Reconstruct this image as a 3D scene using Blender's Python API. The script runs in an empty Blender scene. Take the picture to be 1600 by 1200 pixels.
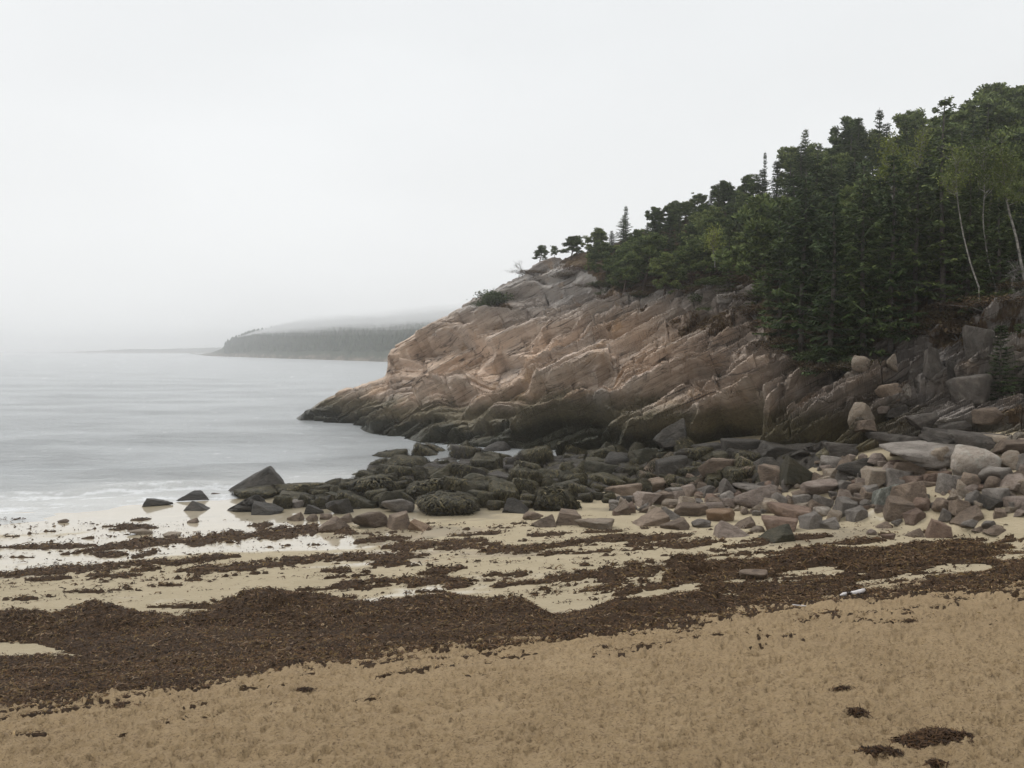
import bpy, math, random
import numpy as np
from mathutils import Vector, Matrix

# ------------------------------------------------------------------ camera, light, exposure
scene = bpy.context.scene
C = scene.collection
FPX = 1385.0                     # focal length in photo pixels (1600 wide)
CAMZ = 7.0
TH = math.atan(54.0 / FPX)       # slight downward pitch
cam_d = bpy.data.cameras.new('camera'); cam = bpy.data.objects.new('camera', cam_d); C.objects.link(cam)
cam_d.sensor_width = 36.0; cam_d.lens = 36.0 * FPX / 1600.0
cam_d.clip_start = 0.2; cam_d.clip_end = 9000
cam.location = (0, 0, CAMZ); cam.rotation_euler = (math.pi / 2 - TH, 0, 0)
scene.camera = cam

world = bpy.data.worlds.new('World'); scene.world = world; world.use_nodes = True
wn = world.node_tree; wn.nodes.clear()
SUN_EL, SUN_AZ = math.radians(52), math.radians(-62)      # azimuth from +Y, towards -X
def wnode(t, **k):
    n = wn.nodes.new(t)
    for a, b in k.items(): setattr(n, a, b)
    return n
sky = wnode('ShaderNodeTexSky', sky_type='NISHITA'); sky.sun_disc = False
sky.sun_elevation = SUN_EL; sky.sun_rotation = SUN_AZ; sky.air_density = 1.0; sky.dust_density = 6.0; sky.ozone_density = 1.0
tc = wnode('ShaderNodeTexCoord'); sep = wnode('ShaderNodeSeparateXYZ')
wn.links.new(tc.outputs['Generated'], sep.inputs[0])
ramp = wnode('ShaderNodeValToRGB')                         # overcast sheet, nearly even
wn.links.new(sep.outputs['Z'], ramp.inputs[0])
el = ramp.color_ramp.elements
el[0].position = 0.0; el[0].color = (.485, .49, .49, 1)
el[1].position = 1.0; el[1].color = (.73, .74, .75, 1)
for p, c in ((.05, (.475, .482, .485)), (.16, (.46, .467, .47)), (.36, (.445, .455, .46)), (.6, (.55, .56, .57))):
    e = el.new(p); e.color = (*c, 1)
mp = wnode('ShaderNodeMapping'); mp.inputs['Scale'].default_value = (1.2, 1.2, 3.2)
wn.links.new(tc.outputs['Generated'], mp.inputs[0])
nz = wnode('ShaderNodeTexNoise'); nz.inputs['Scale'].default_value = 1.6; nz.inputs['Detail'].default_value = 5; nz.inputs['Roughness'].default_value = .45
wn.links.new(mp.outputs[0], nz.inputs['Vector'])
mr = wnode('ShaderNodeMapRange'); mr.inputs[1].default_value = .3; mr.inputs[2].default_value = .7; mr.inputs[3].default_value = .955; mr.inputs[4].default_value = 1.035
wn.links.new(nz.outputs[0], mr.inputs[0])
mul = wnode('ShaderNodeVectorMath', operation='SCALE'); wn.links.new(ramp.outputs[0], mul.inputs[0]); wn.links.new(mr.outputs[0], mul.inputs['Scale'])
mul2 = wnode('ShaderNodeVectorMath', operation='SCALE'); mul2.inputs['Scale'].default_value = 20.0; wn.links.new(mul.outputs[0], mul2.inputs[0])
mixw = wnode('ShaderNodeMix', data_type='RGBA'); mixw.inputs[0].default_value = .96
wn.links.new(sky.outputs[0], mixw.inputs[6]); wn.links.new(mul2.outputs[0], mixw.inputs[7])
bg = wnode('ShaderNodeBackground'); bg.inputs[1].default_value = .1
wo = wnode('ShaderNodeOutputWorld')
wn.links.new(mixw.outputs[2], bg.inputs[0]); wn.links.new(bg.outputs[0], wo.inputs[0])

sun_d = bpy.data.lights.new('sun', 'SUN'); sun = bpy.data.objects.new('sun', sun_d); C.objects.link(sun)
sun_d.energy = 1.1; sun_d.angle = math.radians(16); sun_d.color = (1.0, .965, .91)
sdir = Vector((math.sin(SUN_AZ) * math.cos(SUN_EL), math.cos(SUN_AZ) * math.cos(SUN_EL), math.sin(SUN_EL)))
sun.rotation_euler = sdir.to_track_quat('Z', 'Y').to_euler(); sun.location = (-30, 20, 60)

scene.view_settings.view_transform = 'Standard'; scene.view_settings.look = 'None'
scene.view_settings.exposure = 0.0; scene.view_settings.gamma = 1.0; scene.view_settings.use_curve_mapping = False
cy = scene.cycles
cy.max_bounces = 12; cy.diffuse_bounces = 3; cy.glossy_bounces = 3; cy.volume_bounces = 10; cy.transparent_max_bounces = 8
cy.use_denoising = True

# ------------------------------------------------------------------ helpers: rays, noise, meshes
ct, st = math.cos(TH), math.sin(TH)
def kz(v):                                # rise per metre of Y along the ray through photo row v
    b = (600.0 - np.asarray(v, float)) / FPX
    return (-st + b * ct) / (ct + b * st)
def kx(u, v):
    b = (600.0 - np.asarray(v, float)) / FPX
    return (np.asarray(u, float) - 800.0) / FPX / (ct + b * st)
def pt(u, v, Y):
    return np.stack([kx(u, v) * Y, Y + 0 * np.asarray(u, float), CAMZ + kz(v) * Y], -1)
def toUV(X, Y, Z):
    yy, zz = Y, Z - CAMZ
    d = yy * ct - zz * st; up = yy * st + zz * ct
    return 800 + FPX * X / d, 600 - FPX * up / d

def hsh(ix, iy, iz, s=0):
    h = (ix.astype(np.int64) * 374761393 + iy.astype(np.int64) * 668265263 + iz.astype(np.int64) * 2147483647 + s * 974634777) & 0xFFFFFFFF
    h = ((h ^ (h >> 13)) * 1274126177) & 0xFFFFFFFF
    h = ((h ^ (h >> 16)) * 2246822519) & 0xFFFFFFFF
    return ((h ^ (h >> 15)) & 0xFFFFFF) / float(0x1000000)
def vnoise(x, y, z=None, seed=0):         # smooth value noise, -1..1
    x = np.asarray(x, float); y = np.asarray(y, float)
    if z is None: z = np.zeros_like(x)
    xi, yi, zi = np.floor(x), np.floor(y), np.floor(z)
    fx, fy, fz = x - xi, y - yi, z - zi
    fx = fx * fx * fx * (fx * (fx * 6 - 15) + 10); fy = fy * fy * fy * (fy * (fy * 6 - 15) + 10); fz = fz * fz * fz * (fz * (fz * 6 - 15) + 10)
    two_d = not np.any(fz)
    def lay(k):
        a = hsh(xi, yi, zi + k, seed); b = hsh(xi + 1, yi, zi + k, seed); c = hsh(xi, yi + 1, zi + k, seed); d = hsh(xi + 1, yi + 1, zi + k, seed)
        return (a * (1 - fx) + b * fx) * (1 - fy) + (c * (1 - fx) + d * fx) * fy
    r = lay(0) if two_d else lay(0) * (1 - fz) + lay(1) * fz
    return r * 2 - 1
def fbm(x, y, z=None, o=4, seed=0, g=.5):
    r = 0; a = 1; t = 0
    for i in range(o):
        r = r + a * vnoise(x * 2 ** i + 13.7 * i, y * 2 ** i + 7.1 * i, None if z is None else z * 2 ** i, seed + i); t += a; a *= g
    return r / t
def worley(x, y, seed=0, jit=.9):         # F1, F2, id random, offset to feature point
    xi, yi = np.floor(x), np.floor(y)
    f1 = np.full(x.shape, 9.); f2 = np.full(x.shape, 9.); r1 = np.zeros(x.shape); r2 = np.zeros(x.shape); r3 = np.zeros(x.shape)
    ox = np.zeros(x.shape); oy = np.zeros(x.shape); z = np.zeros(x.shape)
    for i in (-1, 0, 1):
        for j in (-1, 0, 1):
            cx, cyy = xi + i, yi + j
            px = cx + .5 + jit * (hsh(cx, cyy, z, seed) - .5); py = cyy + .5 + jit * (hsh(cx, cyy, z + 1, seed) - .5)
            dx, dy = x - px, y - py; d = np.sqrt(dx * dx + dy * dy)
            m = d < f1
            f2 = np.where(m, f1, np.minimum(f2, d))
            f1 = np.where(m, d, f1)
            r1 = np.where(m, hsh(cx, cyy, z + 2, seed), r1); r2 = np.where(m, hsh(cx, cyy, z + 3, seed), r2); r3 = np.where(m, hsh(cx, cyy, z + 4, seed), r3)
            ox = np.where(m, dx, ox); oy = np.where(m, dy, oy)
    return f1, f2, r1, r2, r3, ox, oy
def sstep(a, b, x):
    t = np.clip((x - a) / (b - a), 0, 1); return t * t * (3 - 2 * t)

def mesh_np(name, V, F, smooth=True, mat=None):
    V = np.ascontiguousarray(V, np.float32).reshape(-1, 3); F = np.ascontiguousarray(F, np.int32)
    n = F.shape[1]
    me = bpy.data.meshes.new(name)
    me.vertices.add(len(V)); me.vertices.foreach_set('co', V.ravel())
    me.loops.add(F.size); me.loops.foreach_set('vertex_index', F.ravel())
    me.polygons.add(len(F)); me.polygons.foreach_set('loop_start', np.arange(0, F.size, n, dtype=np.int32))
    try: me.polygons.foreach_set('loop_total', np.full(len(F), n, np.int32))
    except Exception: pass
    me.update(calc_edges=True)
    me.polygons.foreach_set('use_smooth', np.full(len(F), smooth, bool))
    if mat: me.materials.append(mat)
    return me
def attr(me, name, data):
    a = me.attributes.new(name, 'FLOAT', 'POINT'); a.data.foreach_set('value', np.ascontiguousarray(data, np.float32).ravel())
def gridfaces(r, c):
    i = np.arange(r * c).reshape(r, c)
    return np.stack([i[:-1, :-1], i[:-1, 1:], i[1:, 1:], i[1:, :-1]], -1).reshape(-1, 4)
def link(name, me, parent=None, **props):
    o = bpy.data.objects.new(name, me); C.objects.link(o)
    if parent: o.parent = parent
    for k, v in props.items(): o[k] = v
    return o
def empty(name, loc, **props):
    o = bpy.data.objects.new(name, None); C.objects.link(o); o.location = loc; o.empty_display_size = .2
    for k, v in props.items(): o[k] = v
    return o

# ------------------------------------------------------------------ materials
class M:
    def __init__(s, name, rough=.8, spec=.3):
        s.m = bpy.data.materials.new(name); s.m.use_nodes = True; s.t = s.m.node_tree; s.b = s.t.nodes['Principled BSDF']
        s.b.inputs['Roughness'].default_value = rough; s.b.inputs['Specular IOR Level'].default_value = spec
    def n(s, t, **k):
        x = s.t.nodes.new(t)
        for a, b in k.items(): setattr(x, a, b)
        return x
    def l(s, a, b): s.t.links.new(a, b)
    def coord(s, kind='Object', scale=(1, 1, 1), rot=(0, 0, 0), rnd=False):
        c = s.n('ShaderNodeTexCoord').outputs[kind]
        if rnd:
            oi = s.n('ShaderNodeObjectInfo'); vm = s.n('ShaderNodeVectorMath', operation='SCALE'); vm.inputs['Scale'].default_value = 1
            cb = s.n('ShaderNodeCombineXYZ'); mm = s.math('MULTIPLY', oi.outputs['Random'], 57.0)
            s.l(mm, cb.inputs[0]); s.l(mm, cb.inputs[1]); ad = s.n('ShaderNodeVectorMath', operation='ADD'); s.l(c, ad.inputs[0]); s.l(cb.outputs[0], ad.inputs[1]); c = ad.outputs[0]
        if any(rot):
            m0 = s.n('ShaderNodeMapping'); m0.inputs['Rotation'].default_value = rot; s.l(c, m0.inputs[0]); c = m0.outputs[0]
        mp = s.n('ShaderNodeMapping'); mp.inputs['Scale'].default_value = scale
        s.l(c, mp.inputs[0]); return mp.outputs[0]
    def math(s, op, a, b=None, clamp=False):
        x = s.n('ShaderNodeMath', operation=op); x.use_clamp = clamp
        for i, q in enumerate((a, b)):
            if q is None: continue
            if isinstance(q, (int, float)): x.inputs[i].default_value = q
            else: s.l(q, x.inputs[i])
        return x.outputs[0]
    def noise(s, vec, scale=1., detail=6, rough=.6, dist=0.):
        x = s.n('ShaderNodeTexNoise'); x.inputs['Scale'].default_value = scale; x.inputs['Detail'].default_value = detail
        x.inputs['Roughness'].default_value = rough; x.inputs['Distortion'].default_value = dist; s.l(vec, x.inputs['Vector']); return x.outputs[0]
    def rng(s, v, a, b, c=0., d=1.):
        x = s.n('ShaderNodeMapRange'); x.interpolation_type = 'SMOOTHSTEP'
        for i, q in enumerate((a, b, c, d)): x.inputs[i + 1].default_value = q
        s.l(v, x.inputs[0]); return x.outputs[0]
    def mix(s, f, a, b, mode='MIX'):
        x = s.n('ShaderNodeMix', data_type='RGBA', blend_type=mode)
        for i, q in ((0, f), (6, a), (7, b)):
            if isinstance(q, tuple): x.inputs[i].default_value = (*q, 1) if i else q
            elif isinstance(q, (int, float)): x.inputs[i].default_value = q
            else: s.l(q, x.inputs[i])
        return x.outputs[2]
    def ramp(s, f, stops):
        x = s.n('ShaderNodeValToRGB'); e = x.color_ramp.elements
        e[0].position, e[0].color = stops[0][0], (*stops[0][1], 1); e[1].position, e[1].color = stops[-1][0], (*stops[-1][1], 1)
        for p, c in stops[1:-1]: q = e.new(p); q.color = (*c, 1)
        s.l(f, x.inputs[0]); return x.outputs[0]
    def attr(s, name): x = s.n('ShaderNodeAttribute'); x.attribute_name = name; return x.outputs['Fac']
    def color(s, c): s.l(c, s.b.inputs['Base Color'])
    def bump(s, h, strength=.5, dist=.05, prev=None):
        x = s.n('ShaderNodeBump'); x.inputs['Strength'].default_value = strength; x.inputs['Distance'].default_value = dist
        s.l(h, x.inputs['Height'])
        if prev: s.l(prev, x.inputs['Normal'])
        s.l(x.outputs[0], s.b.inputs['Normal']); return x.outputs[0]

def mat_cliff():
    m = M('granite_cliff', .82, .25)
    c = m.coord('Object'); big = m.noise(c, .10, 4, .55, .4)
    diag = m.coord('Object', (.13, .13, 1.3), (0, math.radians(27), 0))
    strk = m.noise(diag, 1.3, 7, .65, .5)
    tan = m.ramp(strk, [(.28, (.27, .20, .152)), (.40, (.45, .338, .255)), (.55, (.58, .445, .34)), (.70, (.65, .525, .42))])
    gry = m.ramp(strk, [(.3, (.17, .157, .147)), (.48, (.31, .287, .266)), (.7, (.44, .405, .372))])
    och = m.ramp(m.noise(c, 1.7, 6, .7), [(.35, (.25, .15, .08)), (.6, (.44, .28, .14))])
    f1 = m.rng(big, .40, .60)
    pos = m.n('ShaderNodeSeparateXYZ'); m.l(c, pos.inputs[0])
    high = m.rng(pos.outputs['Z'], 6.5, 12.5)
    right = m.rng(pos.outputs['X'], 12.0, 18.5)
    gf = m.math('MAXIMUM', m.math('MULTIPLY', f1, .55), m.math('MULTIPLY', m.math('MAXIMUM', high, right), .95))
    gf = m.math('ADD', gf, m.math('MULTIPLY', m.math('SUBTRACT', m.attr('blk'), .5), .55), True)
    col = m.mix(gf, tan, gry)
    hv = m.n('ShaderNodeHueSaturation'); m.l(col, hv.inputs['Color']); m.l(m.math('ADD', m.math('MULTIPLY', m.attr('blk'), .55), .74), hv.inputs['Value']); col = hv.outputs[0]
    col = m.mix(m.math('MULTIPLY', m.rng(m.noise(c, .45, 5, .6, .6), .55, .72), .55), col, och)
    # vertical weathering stains and lichen specks
    vs = m.noise(m.coord('Object', (1.5, 1.0, .12)), 1.1, 5, .65)
    for sc_, wd_s, op in ((.5, .014, .9), (1.3, .014, .7)):
        sn = m.noise(diag, sc_, 3, .5, .2); sm = m.math('ABSOLUTE', m.math('SUBTRACT', sn, .5)); col = m.mix(m.math('MULTIPLY', m.rng(sm, 0, wd_s, 1, 0), m.rng(m.noise(c, .5, 3, .5), .4, .6, .2, op)), col, (.05, .042, .036))
    col = m.mix(m.rng(vs, .57, .75, 0, .6), col, (.085, .075, .068))
    fine = m.noise(c, 6.5, 8, .75)
    col = m.mix(m.rng(fine, .28, .47, .5, 0), col, (.09, .075, .065))
    col = m.mix(m.rng(m.noise(c, 2.6, 8, .75), .62, .72, 0, .4), col, (.40, .375, .335))
    jt = m.n('ShaderNodeTexVoronoi', feature='DISTANCE_TO_EDGE'); jt.inputs['Scale'].default_value = .62
    wv = m.n('ShaderNodeVectorMath', operation='ADD'); m.l(m.coord('Object', (.5, .5, 1.7), (0, math.radians(27), 0)), wv.inputs[0])
    nv = m.n('ShaderNodeTexNoise'); nv.inputs['Scale'].default_value = .9; m.l(c, nv.inputs['Vector']); m.l(nv.outputs['Color'], wv.inputs[1]); m.l(wv.outputs[0], jt.inputs['Vector'])
    crack = m.rng(jt.outputs['Distance'], 0, .035)
    col = m.mix(m.math('MULTIPLY', m.rng(pos.outputs['X'], 8.5, 14.5), m.rng(m.noise(c, .33, 5, .65), .3, .62, .28, .78)), col, m.ramp(strk, [(.3, (.055, .047, .04)), (.55, (.125, .105, .088)), (.75, (.20, .17, .14))]))  # right-hand rock darkened: its staining plus the forest's shade, put into the colour
    # tide zone: olive weed film, then near black
    wob = m.math('MULTIPLY', m.math('SUBTRACT', m.noise(c, .35, 5, .6), .5), 3.2)
    zz = m.math('ADD', pos.outputs['Z'], wob)
    zz = m.math('SUBTRACT', zz, m.math('MULTIPLY', m.rng(pos.outputs['X'], -5, 5), 1.35))
    col = m.mix(m.rng(zz, 1.7, 3.3, .85, 0), col, m.ramp(fine, [(.35, (.04, .038, .022)), (.55, (.105, .09, .045)), (.7, (.16, .135, .07))]))
    col = m.mix(m.rng(zz, .4, 1.4, .92, 0), col, m.ramp(fine, [(.35, (.014, .015, .011)), (.65, (.05, .05, .032))]))
    # heath and needle litter where soil lies
    soil = m.attr('soil')
    sf = m.rng(m.math('ADD', soil, m.math('MULTIPLY', m.math('SUBTRACT', m.noise(c, 1.4, 6, .7), .5), 1.5)), .42, .6)
    sc = m.ramp(m.noise(c, 3.5, 8, .75), [(.3, (.03, .022, .014)), (.5, (.085, .055, .032)), (.62, (.12, .085, .04)), (.75, (.06, .06, .03))])
    col = m.mix(sf, col, sc)
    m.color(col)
    rr = m.rng(zz, .6, 2.8, .42, .85); m.l(rr, m.b.inputs['Roughness'])
    b1 = m.bump(m.noise(c, 2.2, 10, .70, .3), .9, .15)
    b2 = m.bump(crack, .6, .10, b1)
    m.bump(m.noise(diag, 5, 8, .7), .6, .07, b2)
    return m.m

def mat_rock(name, a, b, c2, rough=.8, dark=(.05, .045, .04), lich=0.0, bumpd=.10):
    m = M(name, rough, .3)
    c = m.coord('Object', (1.2, 1.2, 1.2), rnd=True)
    n1 = m.noise(c, 1.1, 6, .6, .4); n2 = m.noise(c, 7, 8, .75)
    col = m.ramp(n1, [(.3, a), (.5, b), (.7, c2)])
    col = m.mix(m.rng(n2, .28, .52, .6, 0), col, dark)
    col = m.mix(m.rng(n2, .58, .74, 0, .3), col, tuple(min(.6, x * 1.5) for x in b))
    if lich: col = m.mix(m.rng(m.noise(c, 2.2, 8, .75), .5, .62, 0, lich), col, (.42, .43, .38))
    oi = m.n('ShaderNodeObjectInfo'); v = m.math('ADD', m.math('MULTIPLY', oi.outputs['Random'], .5), .72)
    h = m.n('ShaderNodeHueSaturation'); m.l(col, h.inputs['Color']); m.l(v, h.inputs['Value'])
    m.color(h.outputs[0])
    b1 = m.bump(m.noise(m.coord('Object', (1, 1, 2.2), (.3, .4, 0), rnd=True), 2.5, 12, .74, .3), 1., bumpd * 2.2)
    m.bump(n2, .8, bumpd * .7, b1)
    return m.m
def mat_weed(name, stops, rough=.5, spec=.4):
    m = M(name, rough, spec)
    t = m.attr('tint')
    oi = m.n('ShaderNodeObjectInfo'); v = m.math('ADD', m.math('MULTIPLY', oi.outputs['Random'], .5), .75)
    h = m.n('ShaderNodeHueSaturation'); m.l(m.ramp(t, stops), h.inputs['Color']); m.l(v, h.inputs['Value'])
    m.color(h.outputs[0]); return m.m
def mat_leaf(name, stops, hue=.02):
    m = M(name, .75, .2)
    oi = m.n('ShaderNodeObjectInfo')
    h = m.n('ShaderNodeHueSaturation'); m.l(m.ramp(m.attr('tint'), stops), h.inputs['Color'])
    m.l(m.math('ADD', m.math('MULTIPLY', oi.outputs['Random'], .75), .62), h.inputs['Value'])
    m.l(m.math('ADD', m.math('MULTIPLY', oi.outputs['Random'], -hue * 2), .5 + hue), h.inputs['Hue'])
    m.color(h.outputs[0])
    return m.m
def mat_bark(name, a, b, sx=6.):
    m = M(name, .85, .2); c = m.coord('Object', (sx, sx, sx * 1.6), rnd=True)
    m.color(m.ramp(m.noise(c, 2, 6, .7), [(.35, a), (.65, b)])); m.bump(m.noise(c, 4, 6, .7), .6, .02); return m.m

def mat_sand():
    m = M('beach_sand', .9, .25)
    c = m.coord('Object'); up = m.attr('dry'); film = m.attr('film')
    n1 = m.noise(c, .7, 5, .6); n2 = m.noise(c, 55, 4, .8); n3 = m.noise(c, 5, 6, .65)
    dry = m.ramp(n1, [(.3, (.315, .226, .124)), (.55, (.35, .253, .14)), (.7, (.38, .278, .158))])
    dry = m.mix(m.rng(n3, .3, .5, .3, 0), dry, (.24, .165, .095))
    scr = m.noise(m.coord('Object', (1, 1.5, 1)), 22, 6, .8); dry = m.mix(m.rng(scr, .38, .49, .9, 0), dry, (.13, .085, .05))  # dark strokes paint the shade of small dimples into the sand colour
    dry = m.mix(m.rng(n2, .3, .5, .5, 0), dry, (.16, .105, .06))
    dry = m.mix(m.rng(n2, .62, .75, 0, .5), dry, (.62, .52, .36))
    low = m.ramp(n1, [(.3, (.38, .318, .21)), (.7, (.455, .38, .26))])
    low = m.mix(m.rng(n3, .35, .5, .22, 0), low, (.36, .28, .17))
    col = m.mix(up, low, dry); col = m.mix(m.math('MULTIPLY', film, .25), col, (.42, .36, .25))
    m.color(col)
    m.l(m.rng(film, 0, 1, .9, .5), m.b.inputs['Roughness'])
    m.l(film, m.b.inputs['Coat Weight']); m.b.inputs['Coat Roughness'].default_value = .06; m.b.inputs['Coat IOR'].default_value = 1.7
    hgt = m.math('MULTIPLY', m.math('ADD', m.math('MULTIPLY', n3, 1.), m.math('MULTIPLY', n2, .22)), m.math('SUBTRACT', 1., m.math('MULTIPLY', film, .93)))
    m.bump(hgt, 1., .11)
    return m.m
def mat_water():
    m = M('sea_water', .22, .5)
    m.b.inputs['IOR'].default_value = 1.33
    c = m.coord('Object'); sh = m.attr('shore')
    m.color(m.mix(m.attr('foam'), m.mix(sh, (.48, .50, .505), (.56, .56, .54)), (.78, .79, .79)))
    w1 = m.noise(m.coord('Object', (.38, 1.0, 1), (0, 0, .12)), 1.1, 8, .70, .3)
    w2 = m.noise(m.coord('Object', (.9, 1.5, 1), (0, 0, -.2)), 3.2, 6, .65, .2)
    w3 = m.noise(m.coord('Object', (.05, .12, 1), (0, 0, .1)), 1., 4, .5, .3)
    h = m.math('ADD', m.math('MULTIPLY', w1, 1.), m.math('MULTIPLY', w2, .25))
    x = m.n('ShaderNodeBump'); x.inputs['Distance'].default_value = 1.5; m.l(h, x.inputs['Height'])
    m.l(m.math('MULTIPLY', m.rng(w3, .35, .65, .75, 1.), m.math('SUBTRACT', 1., m.math('MULTIPLY', sh, .35))), x.inputs['Strength'])
    m.l(x.outputs[0], m.b.inputs['Normal'])
    return m.m

MC = mat_cliff(); MS = mat_sand(); MW = mat_water()
R_PINK = mat_rock('pink_granite', (.22, .17, .138), (.33, .262, .215), (.42, .345, .29))
R_BROWN = mat_rock('brown_granite', (0.142, 0.106, 0.080), (0.236, 0.177, 0.130), (0.330, 0.254, 0.189))
R_RED = mat_rock('red_brown_granite', (.17, .112, .085), (.26, .178, .13), (.33, .245, .19))
R_GREY = mat_rock('grey_granite', (.16, .140, .120), (.25, .220, .190), (.34, .304, .266))
R_TAN = mat_rock('tan_granite', (0.271, 0.212, 0.159), (0.378, 0.301, 0.224), (0.472, 0.389, 0.307), lich=.25)
R_PALE = mat_rock('pale_granite', (0.283, 0.236, 0.195), (0.401, 0.342, 0.283), (0.519, 0.460, 0.401), lich=.45)
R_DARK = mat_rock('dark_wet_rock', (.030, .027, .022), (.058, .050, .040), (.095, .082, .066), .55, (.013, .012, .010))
R_OLIVE = mat_rock('weed_stained_rock', (.035, .033, .019), (.065, .058, .034), (.11, .092, .056), .65, (.015, .014, .010))
R_LICH = mat_rock('lichen_rock', (.12, .125, .105), (.20, .205, .175), (.32, .325, .28), lich=.5)
R_ORANGE = mat_rock('orange_granite', (.22, .14, .085), (.30, .20, .125), (.37, .27, .19))
R_SHADE = mat_rock('stained_shaded_block', (.055, .047, .039), (.098, .084, .071), (.16, .137, .115), lich=.08)  # rock staining and the forest's shade are both put into this colour
RM = dict(pink=R_PINK, brown=R_BROWN, red=R_RED, grey=R_GREY, tan=R_TAN, pale=R_PALE, dark=R_DARK, olive=R_OLIVE, lich=R_LICH, orange=R_ORANGE, shade=R_SHADE)
W_ROCK = mat_weed('rockweed', [(0, (.012, .010, .006)), (.4, (.030, .026, .014)), (.75, (.066, .056, .026)), (1, (.125, .10, .045))], .6, .25)
W_KELP = mat_weed('kelp', [(0, (.013, .008, .005)), (.35, (.052, .028, .014)), (.6, (.098, .052, .021)), (.78, (.135, .092, .032)), (.86, (.13, .075, .05)), (.93, (.23, .17, .11)), (1, (.44, .30, .15))], .6, .12)

# ------------------------------------------------------------------ beach
def ground(X, Y):
    s = -.34 * X + .94 * Y
    z = np.interp(s, [-60, -10, 6, 12, 15.2, 17, 20, 30, 40, 43, 50, 60, 100, 400, 4000], [11, 5.2, 3.3, 2.35, 1.75, 1.38, 1.0, .42, .06, 0, -.35, -.9, -3, -8, -9])
    w = X + .6 * (Y - 38)
    z = z + np.minimum(.38 * np.maximum(0, w - 9.5), np.maximum(.25, .6 + .17 * (X - 5)))
    return z
def ground_s(X, Y):
    X = np.asarray(X, float); Y = np.asarray(Y, float)
    return ground(X, Y) + .06 * fbm(X * .35, Y * .35, o=3, seed=5) * sstep(45, 20, Y) + .035 * fbm(X * 1.1, Y * 1.1, o=2, seed=8) * sstep(30, 15, -.34 * X + .94 * Y)
def hit(u, v):                            # where the ray through (u, v) meets the beach
    Y = np.arange(4, 140, .05); X = kx(u, v) * Y; z = CAMZ + kz(v) * Y; g = ground_s(X, Y)
    i = int(np.argmax(z < g)) if np.any(z < g) else len(Y) - 1
    return float(X[i]), float(Y[i]), float(g[i])

# kelp beds (traced from the photograph, then laid on the beach in world space)
UP_U = [-700, -200, 0, 40, 80, 120, 150, 185, 250, 340, 352, 380, 420, 480, 520, 578, 631, 703, 756, 806, 831, 859, 906, 937, 1000, 1033, 1036, 1049, 1067, 1110, 1161, 1210, 1285, 1340, 1450, 1525, 1600, 1800, 2300]
UP_V = [985, 962, 958, 957, 961, 951, 942, 950, 960, 958, 946, 932, 927, 929, 934, 941, 936, 929, 939, 939, 945, 960, 957, 948, 938, 932, 896, 876, 869, 866, 868, 861, 852, 858, 846, 842, 837, 826, 805]
LO_U = [-700, -200, 0, 125, 175, 281, 375, 500, 560, 640, 797, 906, 1000, 1075, 1165, 1240, 1311, 1442, 1600, 1800, 2300]
LO_V = [1180, 1135, 1110, 1102, 1092, 1076, 1060, 1041, 1036, 1023, 1006, 1001, 986, 971, 959, 946, 936, 929, 917, 905, 880]
STREAKS = [  # u1, u2, v1, v2, half thickness in photo pixels
 (-60, 45, 813, 813, 3), (60, 110, 858, 850, 4), (120, 235, 862, 850, 3), (0, 145, 856, 853, 4), (160, 235, 823, 821, 2), (205, 235, 813, 811, 2), (170, 255, 828, 824, 2.5),
 (150, 260, 856, 848, 5), (180, 300, 853, 843, 8), (280, 400, 848, 836, 9), (380, 520, 838, 826, 9), (390, 425, 822, 820, 5), (500, 560, 828, 834, 5), (140, 200, 866, 866, 4), (200, 250, 872, 862, 3),
 (-60, 60, 902, 897, 4), (20, 100, 897, 890, 6), (60, 200, 892, 886, 7), (190, 330, 882, 876, 5), (300, 375, 872, 870, 3), (40, 110, 907, 903, 3), (250, 360, 880, 872, 5), (130, 220, 901, 899, 4), (280, 420, 893, 884, 6), (400, 500, 884, 876, 6), (480, 540, 871, 873, 5), (500, 668, 873, 868, 6), (575, 640, 882, 879, 5), (0, 60, 938, 936, 2.5), (100, 160, 925, 923, 2.5),
 (220, 290, 916, 914, 2), (130, 165, 925, 926, 2), (600, 680, 856, 852, 9), (640, 760, 852, 845, 5), (560, 640, 846, 840, 5), (680, 780, 858, 850, 4), (655, 728, 897, 888, 6), (500, 545, 893, 890, 4),
 (520, 620, 916, 906, 6), (600, 745, 908, 908, 6), (690, 740, 918, 914, 3), (650, 700, 925, 925, 2), (750, 880, 862, 853, 5), (860, 1000, 853, 836, 6), (960, 1080, 846, 836, 5), (1000, 1130, 853, 846, 4), (1040, 1110, 856, 851, 3), (930, 960, 862, 860, 3), (840, 900, 868, 862, 2),
 (766, 850, 916, 908, 4), (840, 940, 908, 896, 8), (920, 1040, 903, 888, 14), (820, 870, 910, 906, 4), (1000, 1060, 920, 916, 5), (900, 970, 925, 915, 4), (960, 1000, 930, 925, 5),
 (780, 830, 900, 897, 3), (1160, 1300, 846, 838, 4), (1320, 1390, 846, 844, 4), (1290, 1360, 850, 848, 3), (820, 900, 838, 832, 2.5), (900, 980, 832, 830, 2), (1130, 1200, 855, 850, 3), (270, 380, 950, 946, 4), (330, 350, 938, 948, 2), (230, 300, 949, 947, 2), (200, 250, 893, 889, 3), (700, 790, 838, 832, 3)]
STREAKS = np.array(STREAKS, float)
GAPS = [(-90, 95, 1012, 1017, 11), (60, 140, 1024, 1026, 3.5), (-260, -60, 1005, 1012, 9), (1385, 1470, 905, 898, 6), (1440, 1560, 893, 887, 7.5), (1000, 1110, 928, 918, 9), (1540, 1660, 874, 866, 5), (1200, 1330, 898, 893, 4), (1120, 1190, 912, 906, 4), (1330, 1400, 912, 908, 4)]
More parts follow.
